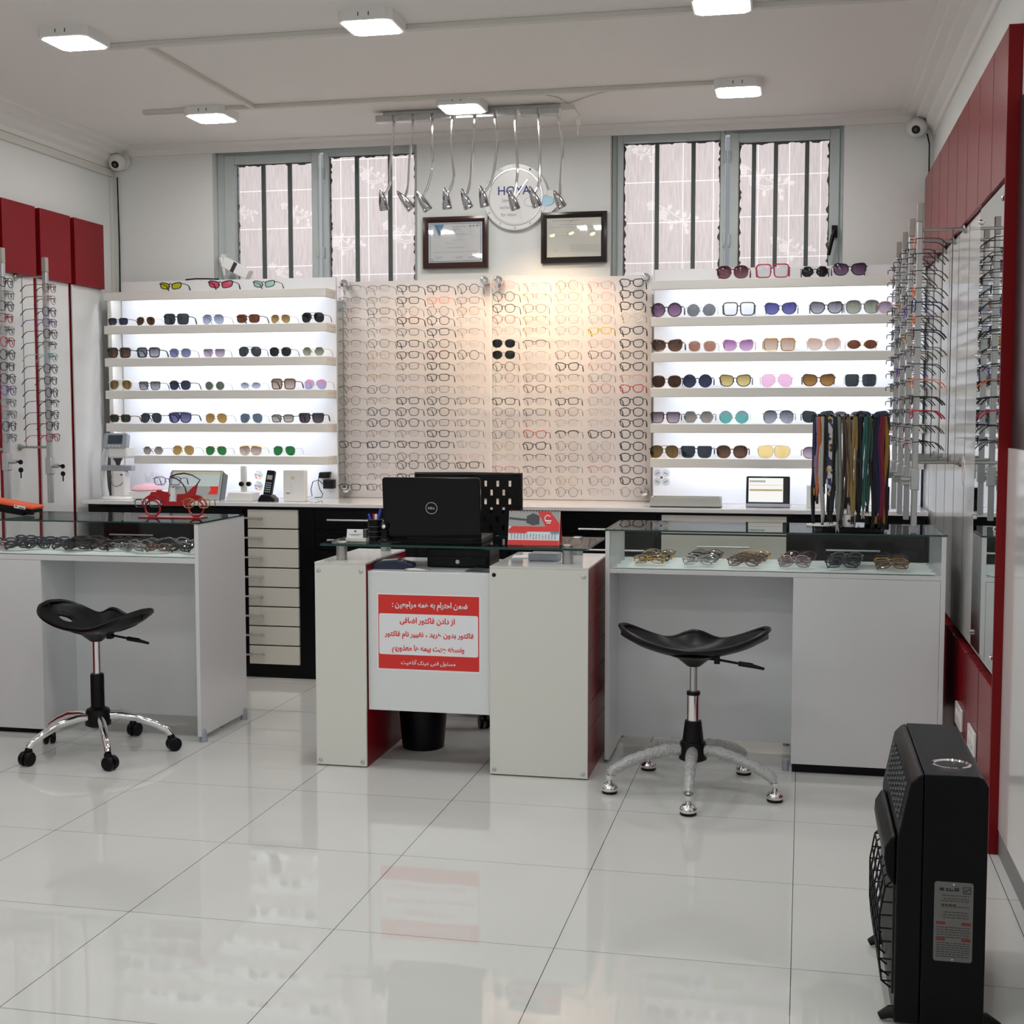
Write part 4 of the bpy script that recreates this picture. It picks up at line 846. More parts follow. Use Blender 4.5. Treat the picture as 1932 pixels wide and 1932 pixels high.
cabinet('base cabinet with wide cream drawers seen through the right counter glass', -.64, -.02, [('drawer', -.622, -.035, .785, .872, 'cream_front', []), ('drawer', -.622, -.035, .42, .777, 'cream_front', [(-.452, -.206, .726)]), ('drawer', -.622, -.035, .06, .412, 'cream_front', [])])
cabinet('black base cabinet at the right end of the worktop', -.018, .59, [('drawer', -.01, .58, .62, .87, 'black_laminate', [(.147, .39, .721)]), ('door', -.01, .58, .06, .612, 'black_laminate', [])])

# ---------------------------------------------------------------- glass-topped display counters
def slab(b, x0, x1, y0, y1, z0, z1):
    """a glass sheet: faces clear, narrow edges dark green"""
    d = [abs(x1-x0), abs(y1-y0), abs(z1-z0)]; k = d.index(min(d)); n0 = len(b.mi); b.box(x0, x1, y0, y1, z0, z1)
    for i, ax in enumerate((2, 2, 1, 1, 0, 0)): b.mi[n0+i] = 0 if ax == k else 1
    return b
GM = ['counter_glass', 'glass_edge']
rc = thing('display_counter', 'white display counter with glass top and white strap stand, on the right', 'counter', (-.08, 5.29, 0))
y0, y1, zt = 5.06, 5.52, .906
obj('end_panel', MB().box(-.709, -.692, y0, y1, .012, zt), 'counter_white', rc, bevel=.0015); obj('end_panel', MB().box(.528, .545, y0, y1, .012, zt), 'counter_white', rc, bevel=.0015)
obj('case_floor', MB().box(-.692, .528, y0+.002, y1, .743, .76), 'counter_white', rc, bevel=.001)
obj('cupboard', MB().box(.0, .527, y0+.001, 5.40, .035, .742), 'counter_white', rc, bevel=.001); obj('plinth', MB().box(.005, .527, y0+.02, 5.40, 0, .034), 'black_laminate', rc)
obj('recess_back', MB().box(-.692, 0, 5.335, 5.35, .045, .742), 'counter_white', rc)
for x in (-.70, -.02, .535):
    for y in (5.09, 5.49): obj('foot', MB().cyl((x, y, 0), .013, .014 if x != -.02 else .045, n=12), 'grey_plastic', rc)
obj('glass_top', slab(MB(), -.712, .548, y0-.004, y1+.003, zt, zt+.006), GM, rc); obj('front_glass', slab(MB(), -.691, .527, y0+.004, y0+.009, .761, zt), GM, rc); obj('back_glass', slab(MB(), -.691, .527, y1-.009, y1-.004, .761, zt), GM, rc)
lc = thing('display_counter', 'white display counter with glass top and red car stand, on the left', 'counter', (-3.0, 5.26, 0))
y0, y1 = 5.03, 5.50
obj('end_panel', MB().box(-2.397, -2.38, y0, y1, .025, zt), 'counter_white', lc, bevel=.0015)
obj('case_floor', MB().box(-3.675, -2.397, y0+.002, y1, .743, .765), 'counter_white', lc, bevel=.001)
obj('cupboard', MB().box(-3.675, -3.095, y0+.001, 5.42, .022, .742), 'counter_white', lc, bevel=.001); obj('plinth', MB().box(-3.675, -3.10, y0+.02, 5.40, 0, .021), 'black_laminate', lc)
obj('recess_back', MB().box(-3.095, -2.397, 5.30, 5.315, .045, .742), 'counter_white', lc)
for y in (5.055, 5.47): obj('foot', MB().lathe([(.016, 0), (.016, .035), (.012, .05), (.002, .056)], (-2.383, y, 0), n=14), 'grey_plastic', lc)
obj('foot', MB().cyl((-2.42, 5.306, 0), .012, .045, n=10), 'grey_plastic', lc)
obj('glass_top', slab(MB(), -3.675, -2.378, y0-.004, y1+.003, zt, zt+.006), GM, lc); obj('front_glass', slab(MB(), -3.675, -2.398, y0+.004, y0+.009, .766, zt), GM, lc)
b = MB(); b.tube([(-2.402, 5.46, .775), (-2.402, 5.46, .90)], .004, 8); b.lathe([(.012, 0), (.012, .006), (.005, .012)], (-2.402, 5.46, .766), n=12); obj('glass_prop', b, 'chrome', lc)
def cloth(nm, lab, x0, x1, ya, yb, z, amp, seed):
    r = random.Random(seed); ph = [r.uniform(0, 6) for _ in range(6)]; b = MB(); nu, nv = 60, 18
    def f(u, v):
        e = min(1, min(u, 1-u)*14, min(v, 1-v)*7); jag = .010*math.sin(u*47+ph[0])*math.cos(u*23+ph[1]); x = x0+(x1-x0)*u+(.008*math.sin(v*21+ph[2]) if u in (0, 1) else 0); y = ya+(yb-ya)*v+(jag if v == 1 else 0)
        return Vector((x, y, z+.0015+e*(.006+amp*(.5+.5*math.sin(u*31+ph[3]+3*v)*math.sin(v*9+u*5+ph[4])))))
    b.grid(f, nu, nv); b.add([(x0, ya, z), (x1, ya, z), (x1, yb, z), (x0, yb, z)], [(3, 2, 1, 0)])
    return one(nm, b, 'cloth', lab, 'cloth')
cloth('display_cloth', 'pale fleecy cloth lining the glass case of the right counter', -.675, .51, 5.075, 5.47, .7605, .006, 1)
cloth('display_cloth', 'pale greenish cloth lining the glass case of the left counter', -3.65, -2.402, 5.042, 5.47, .7655, .008, 2)
r5 = random.Random(5)
stacks = [(-.545, ['sG', 'sK', 'pG', 'sE'], 'leftmost stack'), (-.362, ['pS', 'sE', 'sK', 'pB'], 'second stack from the left'), (-.182, ['pB', 'pB', 'sT', 'pG'], 'third stack from the left'), (0.0, ['pE', 'pP', 'rK', 'pM'], 'third stack from the right'), (.182, ['sU', 'sK', 'pK', 'pE'], 'second stack from the right'), (.352, ['sB', 'sG', 'sT', 'sK'], 'rightmost stack')]
for sx, codes, wh in stacks:
    for j, c in enumerate(codes):
        sh, fc = c
        specs('eyeglasses', '%s %s folded eyeglasses in the right counter, %s, %s back' % (FC[fc][0], SHAPE[sh], wh, NTH[j]), 'eyeglasses', (sx+.008*j+r5.uniform(-.006, .006), 5.10+.082*j, .778), rz=r5.uniform(-.12, .12), rx=-.62, group='folded glasses in the right counter', key=(sh, fc, .0021, 'lens_demo', .0245, .021, .017, .098), fold=True)
cols = 'K U K P K K V K M K T K E K U R'.split()
for j in range(3):
    for i in range(11):
        fc = r5.choice(['K', 'K', 'K', 'U', 'K', 'E', 'M', 'B', 'P' if i % 3 == 0 else 'K', 'K']); sh = r5.choice('psscp')
        if i < 2 and j == 0: fc = 'P'
        if i < 4 and j > 0: fc = 'U'
        x = -3.43+.0925*i+r5.uniform(-.015, .015)+.03*j
        if x > -2.48: x = -2.48
        specs('eyeglasses', '%s %s folded eyeglasses in the left counter, %s row, %s along' % (FC[fc][0], SHAPE[sh], ['front', 'middle', 'back'][j], NTH[i]), 'eyeglasses', (x, 5.095+.115*j+r5.uniform(-.015, .015), .786), rz=r5.uniform(-.5, .5), rx=-.75+r5.uniform(-.1, .2), group='folded glasses in the left counter', key=(sh, fc, .0032, 'lens_demo', .0225, .019, .016, .098), fold=True)
for x, y, lab in ((-2.99, 5.23, 'big black shield sunglasses in the middle of the left counter case'), (-2.96, 5.12, 'black and pink childrens sunglasses at the front of the left counter case')):
    specs('sunglasses', lab, 'sunglasses', (x, y, .79), rz=.15, rx=-.55, key=('q', 'K', .003, lensmat('tint_black', *LN['black']), .027, .022, .016, .098), fold=True)
b = MB(); b.grid(lambda u, v: Vector((-2.58+.055*math.cos(PI*u), 5.20+.07*(v-.5), .785+.045*math.sin(PI*u)*(1-.35*v))), 14, 6); b.grid(lambda u, v: Vector((-2.58+.05*math.cos(PI*u), 5.20+.07*(v-.5), .785+.04*math.sin(PI*u)*(1-.35*v))), 14, 6)
one('glasses_case', b, 'dark_grey', 'small dark rounded glasses case among the frames in the left counter', 'case')

# ---------------------------------------------------------------- reception desk
dk = thing('reception_desk', 'white and red reception desk with a raised glass top and red notice', 'desk', (-1.27, 5.05, 0))
DF, DB = 4.80, 5.33
for nm, x0, x1 in (('left_pedestal', -1.793, -1.59), ('right_pedestal', -1.106, -.735)):
    p = obj('pedestal', MB().box(x0, x1, DF+.012, DB, 0, .781), 'red_lacquer', dk, bevel=.001, label='glossy red pedestal body')
    obj('front_panel', MB().box(x0, x1, DF, DF+.0115, .004, .782), 'desk_white', p, bevel=.002, label='cream white front panel')
    obj('pedestal_top', slab(MB(), x0, x1, DF, DB, .7825, .7895), ['worktop_white', 'cream_front'], p)
    for x in (x0+.017, x1-.017):
        for z in (.022, .757): obj('screw_cap', MB().lathe([(.0075, 0), (.0075, .0025), (.004, .004)], (x, DF, z), (0, -1, 0), 12), 'satin_metal' if not (x > -1.1 and x < -1.0 and z > .5) else 'black_plastic', p)
    if x0 > -1.2:
        d = MB()
        for k in range(1, 7): d.box(x1, x1+.0006, DF+.03, DB-.01, .78-.1*k-.0012, .78-.1*k+.0012)
        obj('drawer_reflection', d, 'red_lacquer_dark', p)  # dark lines imitating the drawers reflected in the glossy red side
obj('modesty_panel', MB().box(-1.588, -1.108, DF+.022, DF+.040, .222, .758), 'panel_white', dk, bevel=.002)
obj('inner_shelf', MB().box(-1.588, -1.108, DF+.042, DB, .742, .757), 'panel_white', dk)
obj('glass_top', slab(MB(), -1.785, -.748, 4.842, 5.315, .848, .857), GM, dk)
for x, y in ((-1.718, 4.90), (-.835, 4.94), (-.85, 5.27), (-1.655, 5.27)): obj('standoff', MB().lathe([(.021, 0), (.021, .056), (.019, .058), (.019, .067), (.021, .068), (.018, .072)], (x, y, .79), n=20), 'steel_brushed', dk)
sg = thing('notice_sign', 'red and white notice stuck on the front of the reception desk', 'sign', (-1.348, DF+.022, .38))
ys = DF+.0212
obj('sign_sheet', MB().box(-1.551, -1.146, ys, ys+.0006, .378, .674), 'sign_white', sg)
obj('red_ground', MB().box(-1.546, -1.151, ys-.0006, ys, .385, .669), 'sign_red', sg)
def rrect(x0, x1, z0, z1, r, n=5):
    return [(cx+r*math.cos(a0+PI/2*k/n), cz+r*math.sin(a0+PI/2*k/n)) for cx, cz, a0 in ((x1-r, z1-r, 0), (x0+r, z1-r, PI/2), (x0+r, z0+r, PI), (x1-r, z0+r, 1.5*PI)) for k in range(n+1)]
obj('white_field', MB().prism(rrect(-1.543, -1.155, .440, .597, .007), ys-.0012, ys-.0006), 'sign_white', sg)
sl = ys-.0010
for body, cx, cz, wd, ht, m_, bd, sh_ in (('ضمن احترام به همه مراجعین :', -1.343, .628, .296, .034, 'sign_white', .03, 0), ('از دادن فاکتور اضافی', -1.353, .570, .216, .030, 'sign_letter', .033, 0),
        ('فاکتور بدون خرید ، تغییر نام فاکتور', -1.347, .5155, .350, .031, 'sign_letter', .033, 0), ('ونسخه جهت بیمه ها معذوریم', -1.350, .462, .284, .034, 'sign_letter', .033, 0), ('مسئول فنی عینک آناهیت', -1.35, .4105, .214, .023, 'sign_white', .014, .2)):
    text('lettering', shape_ar(body), (cx, sl, cz), wd, m_, sg, ht, bold=bd, shear=sh_)

# laptop on the glass, its back to the camera
lt = thing('laptop', 'open black laptop on the desk glass, its lid towards the camera', 'laptop', (-1.365, 4.95, .858), rz=.05)
LW = .384
obj('base', MB().prism(rrect(-LW/2, LW/2, -.002, .018, .004), .0, .25), 'black_plastic', lt, world=False, bevel=.002)
th = math.radians(6); Mx = Matrix.Translation((0, .004, .012)) @ Matrix.Rotation(-th*-1, 4, 'X')
ld = obj('lid', MB().prism(rrect(-LW/2, LW/2, .0, .243, .012), -.012, .0, Mx), 'black_gloss', lt, world=False, bevel=.003)
b = MB(); b.tube([Mx @ Vector((.022*math.cos(a), -.0125, .125+.022*math.sin(a))) for a in [2*PI*k/32 for k in range(32)]], .0017, 6, closed=True); obj('logo_ring', b, 'satin_metal', ld, world=False)
lo = text('logo_lettering', 'DELL', (0, 0, 0), .028, 'satin_metal', None, .0085, bold=.02)
lo.parent = ld; lo.matrix_basis = Mx @ Matrix.Translation((0, -.0123, .125))
k = MB()
for r_ in range(5):
    for c in range(13): k.box(-.165+c*.0255, -.165+c*.0255+.021, .05+r_*.022, .068+r_*.022, .0185, .020)
obj('keyboard', k, 'dark_grey', lt, world=False)
for x in (-.13, .13): obj('hinge', MB().cyl((x-.02, .006, .013), .008, .04, (1, 0, 0), 10), 'black_plastic', lt, world=False)
cb = thing('cash_box', 'black cash box on the desk shelf under the laptop', 'box', (-1.285, 5.05, .758))
obj('body', MB().box(-1.40, -1.15, 4.99, 5.17, .758, .832), 'black_plastic', cb, bevel=.005); obj('tray_front', MB().box(-1.39, -1.16, 4.984, 4.99, .765, .80), 'black_gloss', cb, bevel=.002); obj('lock', MB().cyl((-1.275, 4.985, .782), .008, .004, (0, -1, 0), 12), 'satin_metal', cb)
# desk calendar
dc = thing('desk_calendar', 'red and white flip calendar standing on the desk glass', 'calendar', (-.967, 4.96, .858))
def tilt(y): return Matrix.Translation((-.967, y, .858)) @ Matrix.Rotation(math.radians(-14), 4, 'X')
M1 = tilt(4.935)
obj('stand_back', MB().prism([(-.1, 0), (.1, 0), (.1, .132), (-.1, .132)], 0, .002, Matrix.Translation((-.967, 5.005, .858)) @ Matrix.Rotation(math.radians(17), 4, 'X')), 'red_plastic', dc)
pg = obj('page', MB().box(-.099, .099, 0, .002, 0, .130, M1), 'paper', dc)
def dec(nm, poly, m_, lift): return obj(nm, MB().prism(poly, -lift, -lift+.0005, M1), m_, pg)
dec('photo_print', [(-.098, .071), (.098, .071), (.098, .129), (-.098, .129)], 'screen_grey', .0006); dec('machine_print', [(-.03, .085), (-.005, .075), (.02, .08), (.02, .112), (-.005, .122), (-.03, .11)], 'dark_grey', .0012); dec('machine_print', [(-.098, .098), (-.03, .092), (-.03, .10), (-.098, .106)], 'dark_grey', .0012)
dec('red_band', [(.012, .129), (.06, .129), (.098, .083), (.098, .052), (-.098, .052), (-.098, .058), (-.085, .071), (.045, .071)], 'sign_red', .0015); dec('red_band', [(-.098, .0), (.098, .0), (.098, .018), (-.098, .018)], 'sign_red', .0015); dec('blue_band', [(.062, .045), (.097, .045), (.097, .051), (.068, .051)], 'print_blue', .002); dec('red_band', [(-.098, .045), (-.03, .045), (-.024, .051), (-.098, .051)], 'sign_red', .002)
b = MB(); b.tube([M1 @ Vector((.052+.011*math.cos(a), -.0025, .103+.011*math.sin(a))) for a in [PI*.2+1.5*PI*k/14 for k in range(15)]], .0022, 5); b.box(.042, .066, -.003, -.002, .090, .096, M1); b.box(.048, .064, -.003, -.002, .083, .087, M1); obj('emblem', b, 'sign_white', pg, label='white emblem')
b = MB(); rr = random.Random(3)
for r_ in range(5):
    for c in range(15): b.box(-.088+c*.012, -.088+c*.012+rr.uniform(.003, .007), -.001, -.0004, .023+r_*.0044, .0248+r_*.0044, M1)
obj('date_rows', b, 'print_blue', pg)
b = MB()
for c in range(16): b.tube([M1 @ Vector((-.09+c*.012, -.001+.006*math.cos(a)+.004, .130+.006*math.sin(a))) for a in [2*PI*q/8 for q in range(8)]], .0009, 4, closed=True)
obj('wire_binding', b, 'dark_grey', dc)
# pens in a black mesh cup
pc = thing('pen_holder', 'black pen cup at the left of the laptop', 'pen holder', (-1.597, 4.95, .858)); b = MB()
b.lathe([(.024, 0), (.030, .088), (.0285, .088), (.0225, .004), (.001, .004)], (-1.597, 4.95, .858), n=20); obj('cup', b, 'black_plastic', pc); b = MB()
for z in (.02, .04, .06, .087): b.tube([(-1.597+(.0245+.06*z*1.1+.0005)*math.cos(a), 4.95+(.0245+.06*z*1.1)*math.sin(a), .858+z) for a in [2*PI*q/20 for q in range(20)]], .0012, 5, closed=True)
obj('wire_ring', b, 'dark_grey', pc)
for k, (dx, dy, m_, cap, lab) in enumerate(((-.022, -.004, 'white_plastic', 'blue_pen', 'white pen with a blue cap in the pen cup'), (-.008, .006, 'red_plastic', 'red_plastic', 'red pen in the pen cup'), (.006, -.008, 'white_plastic', 'white_plastic', 'white capped pen in the pen cup'), (.018, .004, 'blue_pen', 'blue_pen', 'tall blue pen leaning right in the pen cup'))):
    a = Vector((-1.597-dx*.3, 4.95-dy*.3, .8635)); c = Vector((-1.597+dx*1.15, 4.95+dy*1.2, .966 if k < 3 else .985)); t = thing('pen', lab, 'pen', a); d = (c-a)
    obj('barrel', MB().tube([a, a+d*.75], .0042, 8), m_, t); obj('cap', MB().tube([a+d*.74, a+d*.97, c], [.0052, .005, .003], 8), cap, t)
# business cards
bc = thing('card_holder', 'business card holder with one white card on the desk glass', 'card holder', (-1.675, 4.945, .858))
obj('tray', MB().box(-1.715, -1.63, 4.935, 4.985, .858, .872).box(-1.715, -1.63, 4.98, 4.985, .858, .89), 'off_white', bc, bevel=.002)
Mc = Matrix.Translation((-1.68, 4.948, .873)) @ Matrix.Rotation(math.radians(-12), 4, 'X')
cd = thing('business_card', 'white business card with a small printed emblem in the holder', 'card', (-1.68, 4.948, .873)); obj('card_sheet', MB().box(-.034, .034, 0, .0012, 0, .032, Mc), 'paper', cd)
b = MB().cyl(Mc @ Vector((0, -.0002, .023)), .0055, .0005, (0, -1, 0), 12); b.box(-.024, .024, -.0006, -.0001, .010, .0125, Mc); b.box(-.016, .016, -.0006, -.0001, .006, .0075, Mc); obj('printed_emblem', b, 'ink_grey', cd)
one('card_box', MB().box(-1.645, -1.63, 4.94, 4.975, .8725, .905), 'dark_grey', 'small dark box beside the white business card', 'box', bevel=.002)
dv = thing('desk_device', 'small black device with silver button between pen cup and laptop', 'device', (-1.545, 4.93, .858))
obj('body', MB().lathe([(.026, 0), (.028, .008), (.014, .02), (.012, .05), (.018, .058), (.018, .072), (.006, .08)], (-1.55, 4.925, .858), n=16), 'black_plastic', dv); obj('button', MB().lathe([(.008, 0), (.008, .003), (.003, .005)], (-1.549, 4.907, .921), (0, -1, .1), 12), 'chrome', dv)
b = MB().tube([(-1.565, 4.90, .861), (-1.53, 4.885, .862), (-1.50, 4.895, .862), (-1.475, 4.885, .861), (-1.48, 4.91, .861)], .0025, 6); one('cable', b, 'black_plastic', 'black cable lying on the desk glass in front of the laptop', 'cable')
# card terminal and papers on the inner shelf
ct = thing('card_terminal', 'dark blue card terminal lying on the desk shelf', 'card terminal', (-1.515, 4.93, .758), rz=.12)
pr = [(-.08, 0), (.08, 0), (.08, .018), (.02, .034), (-.05, .030), (-.08, .016)]
obj('body', MB().prism(pr, -.035, .04), 'navy', ct, world=False, bevel=.004); obj('screen', MB().prism([(-.045, .0305), (.015, .0345), (.015, .0355), (-.045, .0315)], -.022, .025), 'screen_pale', ct, world=False); kb = MB()
for r_ in range(3):
    for c in range(4): kb.box(.03+.011*r_, .038+.011*r_, -.025+c*.014, -.015+c*.014, .020, .0315-.004*r_)
obj('keypad', kb, 'grey_plastic', ct, world=False)
def sheet(lab, x, y, z, sx, sy, rz, m_, cat='paper', th=.0015):
    M = Matrix.Translation((x, y, z)) @ Matrix.Rotation(rz, 4, 'Z'); return one('paper_sheet', MB().grid(lambda u, v: M @ Vector(((u-.5)*sx, (v-.5)*sy, .004*math.sin(u*3+1)*v+th)), 8, 6).box(-sx/2, sx/2, -sy/2, sy/2, 0, .0006, M), m_, lab, cat)
sheet('white papers on the desk shelf behind the card terminal', -1.47, 5.10, .758, .2, .12, .1, 'paper'); sheet('grey leaflet lying on the desk shelf right of the terminal', -1.41, 4.90, .758, .10, .07, .2, 'screen_grey')
sheet('dark folder lying at the right of the desk shelf', -1.165, 4.915, .758, .10, .09, -.15, 'dark_grey', 'folder'); sheet('white paper on the right pedestal under the glass', -1.03, 5.12, .7900, .11, .07, .05, 'paper')
sheet('pale crumpled wrapper lying at the front of the desk shelf', -1.40, 4.87, .7585, .09, .035, -.1, 'paper_cream', 'wrapper')
one('card_reader', MB().box(-1.0, -.885, 5.0, 5.10, .790, .818), 'grey_plastic', 'flat grey box on the right pedestal beneath the desk glass', 'box', bevel=.004)

# office chair behind the desk
oc = thing('office_chair', 'black perforated office chair behind the reception desk', 'office chair', (-1.43, 5.62, 0))
def back(u, v, dy=0): return Vector((-.24+.48*u, .16+.02*v-.05*(1-(2*u-1)**2)*.6+dy, .56+.525*v))
def slot(u, v):
    i, j = int(u*36), int(v*40)
    return 3 < i < 33 and 6 < j < 38 and ((i % 4 == 0 and j % 6 in (0, 1)) or (i % 4 == 2 and j % 6 in (3, 4)))
Mo = Matrix.Translation((0, -.02, 0))
b = MB().grid(lambda u, v: Mo @ back(u, v), 36, 40, slot).grid(lambda u, v: Mo @ back(u, v, .012), 36, 40, slot); obj('backrest', b, 'black_plastic', oc, world=False)
obj('back_frame', MB().tube([Mo @ back(u, v, .006) for u, v in [(0, 0), (0, .5), (0, 1), (.5, 1), (1, 1), (1, .5), (1, 0), (.5, 0)]], .012, 8, closed=True), 'black_plastic', oc, world=False)
obj('seat', MB().prism(rrect(-.24, .24, .44, .50, .02), -.05, .40), 'black_plastic', oc, world=False, bevel=.01)
for s in (-1, 1): obj('armrest', MB().tube([(s*.27, .30, .47), (s*.29, .26, .62), (s*.29, .16, .665), (s*.285, -.02, .66), (s*.28, -.12, .645)], [.014, .014, .017, .018, .014], 8), 'grey_plastic', oc, world=False)
obj('back_support', MB().tube([(0, .05, .44), (0, .06, .46), (0, .11, .66)], .018, 8), 'black_plastic', oc, world=False); obj('column', MB().cyl((0, .15, .10), .025, .35), 'black_plastic', oc, world=False)
for k in range(5):
    a = math.radians(-72+72*k+10); d = Vector((math.cos(a), math.sin(a), 0)); c = Vector((0, .15, 0)); l = obj('leg', MB().tube([c+Vector((0, 0, .11)), c+d*.15+Vector((0, 0, .10)), c+d*.28+Vector((0, 0, .075))], [.022, .018, .014], 8), 'black_plastic', oc, world=False)
    e = c+d*.28; n = Vector((-d.y, d.x, 0)); w_ = MB()
    for s in (-1, 1): w_.lathe([(.026, -.008), (.028, -.005), (.028, .005), (.026, .008)], e+n*.014*s+Vector((0, 0, .0282)), n, 16)
    w_.cyl(e+Vector((0, 0, .03)), .006, .05); obj('caster', w_, 'black_plastic', l, world=False)
wb = thing('waste_bin', 'dark waste bin with a liner under the reception desk', 'waste bin', (-1.47, 5.17, 0)); obj('bin', MB().lathe([(.085, .0), (.105, .24), (.100, .24), (.08, .006), (.001, .006)], (-1.47, 5.17, 0), n=24), 'black_plastic', wb); obj('bin_liner', MB().lathe([(.1062, .19), (.1085, .215), (.108, .244), (.099, .244), (.097, .20)], (-1.47, 5.17, 0), n=24), 'navy', wb, label='dark blue bin liner')

# ---------------------------------------------------------------- saddle stools
def stool(label, cx, cy, yaw, leg0, r, chrome, tiltx):
    t = thing('saddle_stool', label, 'stool', (cx, cy, 0), group='saddle stools in front of the counters')
    M = Matrix.Translation((0, 0, .505)) @ Matrix.Rotation(yaw, 4, 'Z') @ Matrix.Rotation(tiltx, 4, 'X')
    def top(u, v):
        a = 2*u-1; c = 2*v-1; ex = math.sqrt(max(0, 1-abs(a)**3.2)); d = (.092+.045*abs(a)**1.3)*ex+.004
        z = .076*abs(a)**1.9-.012*(1-c*c)+.012*c*c+.046*math.exp(-(a/.26)**2)*max(0, c)**2
        return Vector((.262*a, d*c, z))
    def hole(u, v): a = 2*u-1; c = 2*v-1; return ((abs(a)-.66)/.17)**2+(c/.30)**2 < 1
    nu, nv = 56, 22; b = MB(); b.grid(lambda u, v: M @ (top(u, v)+Vector((0, 0, .008))), nu, nv, hole); b.grid(lambda u, v: M @ (top(u, v)-Vector((0, 0, .012))), nu, nv, hole)
    for side in range(2):
        for i in range(nu):
            v = side; p = [M @ (top(i/nu, v)+Vector((0, 0, .008))), M @ (top((i+1)/nu, v)+Vector((0, 0, .008))), M @ (top((i+1)/nu, v)-Vector((0, 0, .012))), M @ (top(i/nu, v)-Vector((0, 0, .012)))]; b.add(p, [(0, 1, 2, 3)])
    for s in (-1, 1):
        rim = [M @ (top((s*(.66+.17*math.cos(q))+1)/2, (.30*math.sin(q)+1)/2)-Vector((0, 0, .002))) for q in [2*PI*k/24 for k in range(24)]]; b.tube(rim, .0105, 6, closed=True)
    edge = [M @ (top(k/40, 0)-Vector((0, 0, .002))) for k in range(41)]+[M @ (top(k/40, 1)-Vector((0, 0, .002))) for k in range(40, -1, -1)]; b.tube(edge, .0105, 6, closed=True)
    obj('seat', b, 'seat_black', t, world=False)
    u = MB().lathe([(.023, .452), (.028, .456), (.060, .482), (.10, .497), (.10, .500)], (0, 0, 0), n=28); obj('seat_mount', u, 'black_plastic', t, world=False)
    l = MB().tube([(.03, -.03, .487), (.09, -.04, .485), (.17, -.045, .474)], .0045, 8); l.box(.075, .095, -.055, -.03, .472, .50); l.tube([(.16, -.045, .475), (.21, -.045, .469)], .009, 8); l.tube([(.20, -.045, .470), (.25, -.045, .459)], [.008, .005], 8); obj('height_lever', l, 'black_plastic', t, world=False)
    if chrome:
        obj('gas_column', MB().cyl((0, 0, .18), .0155, .275), 'chrome', t, world=False); obj('column_sleeve', MB().lathe([(.027, .185), (.027, .315), (.024, .322), (.016, .322)], (0, 0, 0)), 'black_plastic', t, world=False)
    else:
        obj('gas_column', MB().cyl((0, 0, .15), .0135, .305), 'satin_metal', t, world=False); c = MB().lathe([(.0225, .15), (.0225, .352)], (0, 0, 0)); obj('outer_tube', c, 'chrome', t, world=False); obj('column_collar', MB().lathe([(.024, .348), (.0245, .360), (.015, .362)], (0, 0, 0)), 'black_plastic', t, world=False)
        obj('column_sleeve', MB().lathe([(.048, .135), (.042, .15), (.031, .245), (.029, .255), (.022, .255)], (0, 0, 0)), 'black_plastic', t, world=False)
    h = MB().lathe([(.03, .105), (.05, .115), (.053, .15), (.045, .178), (.027, .188)], (0, 0, 0), n=20); obj('hub', h, 'black_plastic', t, world=False)
    for k in range(5):
        a = math.radians(leg0+72*k); d = Vector((math.cos(a), math.sin(a), 0)); n = Vector((-d.y, d.x, 0)); e = d*r
        pts = [d*.035+Vector((0, 0, .148)), d*.09+Vector((0, 0, .150)), d*.16+Vector((0, 0, .138)), d*(r*.78)+Vector((0, 0, .112)), d*(r*.95)+Vector((0, 0, .085)), d*r+Vector((0, 0, .066))]
        if chrome:
            lg = obj('leg', MB().tube(pts, [.017, .0165, .016, .015, .0135, .012], 12), 'chrome', t, world=False, label='curved chrome leg')
            w_ = MB(); ca = a+random.uniform(-1, 1); f = Vector((math.cos(ca), math.sin(ca), 0)); g = Vector((-f.y, f.x, 0)); q = e+f*.010
            for s in (-1, 1): w_.lathe([(.010, -.0105), (.024, -.010), (.0275, -.006), (.0275, .006), (.024, .010), (.010, .0105)], q+g*.0135*s+Vector((0, 0, .0277)), g, 20)
            w_.lathe([(.013, .045), (.016, .055), (.012, .067)], e, n=14); w_.tube([q+Vector((0, 0, .03))+f*.0, e+Vector((0, 0, .056))], .011, 8); w_.box(-.012, .012, -.008, .008, .03, .052, Matrix.Translation(q) @ Matrix.Rotation(ca, 4, 'Z'))
            obj('caster', w_, 'black_plastic', lg, world=False, label='black twin wheel caster')
        else:
            rr = random.Random(k); P2 = []; R2 = []
            for q in range(34):
                u_ = q/33*(len(pts)-1); i = min(int(u_), len(pts)-2); P2.append(pts[i].lerp(pts[i+1], u_-i)+Vector((0, 0, rr.uniform(-.001, .001)))); R2.append(.0215-.003*q/33+rr.uniform(-.0018, .0018))
            lg = obj('leg', MB().tube(pts, [.015, .0145, .014, .013, .012, .011], 10), 'satin_metal', t, world=False)
            obj('plastic_wrap', MB().tube(P2[:-2], R2[:-2], 14), 'wrap_plastic', lg, world=False, label='crumpled clear plastic wrapping')
            ft = obj('glide_foot', MB().lathe([(.026, .008), (.0295, .014), (.0295, .022), (.022, .033), (.010, .038), (.008, .046), (.012, .052), (.012, .066)], e, n=22), 'chrome', lg, world=False)
            obj('foot_pad', MB().lathe([(.024, 0), (.028, .003), (.028, .008)], e, n=22), 'black_plastic', ft, world=False)
    return t
stool('black saddle stool on chrome legs with black casters, before the left counter', -2.715, 4.80, -.32, 18, .285, True, .06)
stool('black saddle stool with plastic-wrapped legs and glide feet, before the right counter', -.345, 4.755, .04, -88.5, .305, False, -.02)

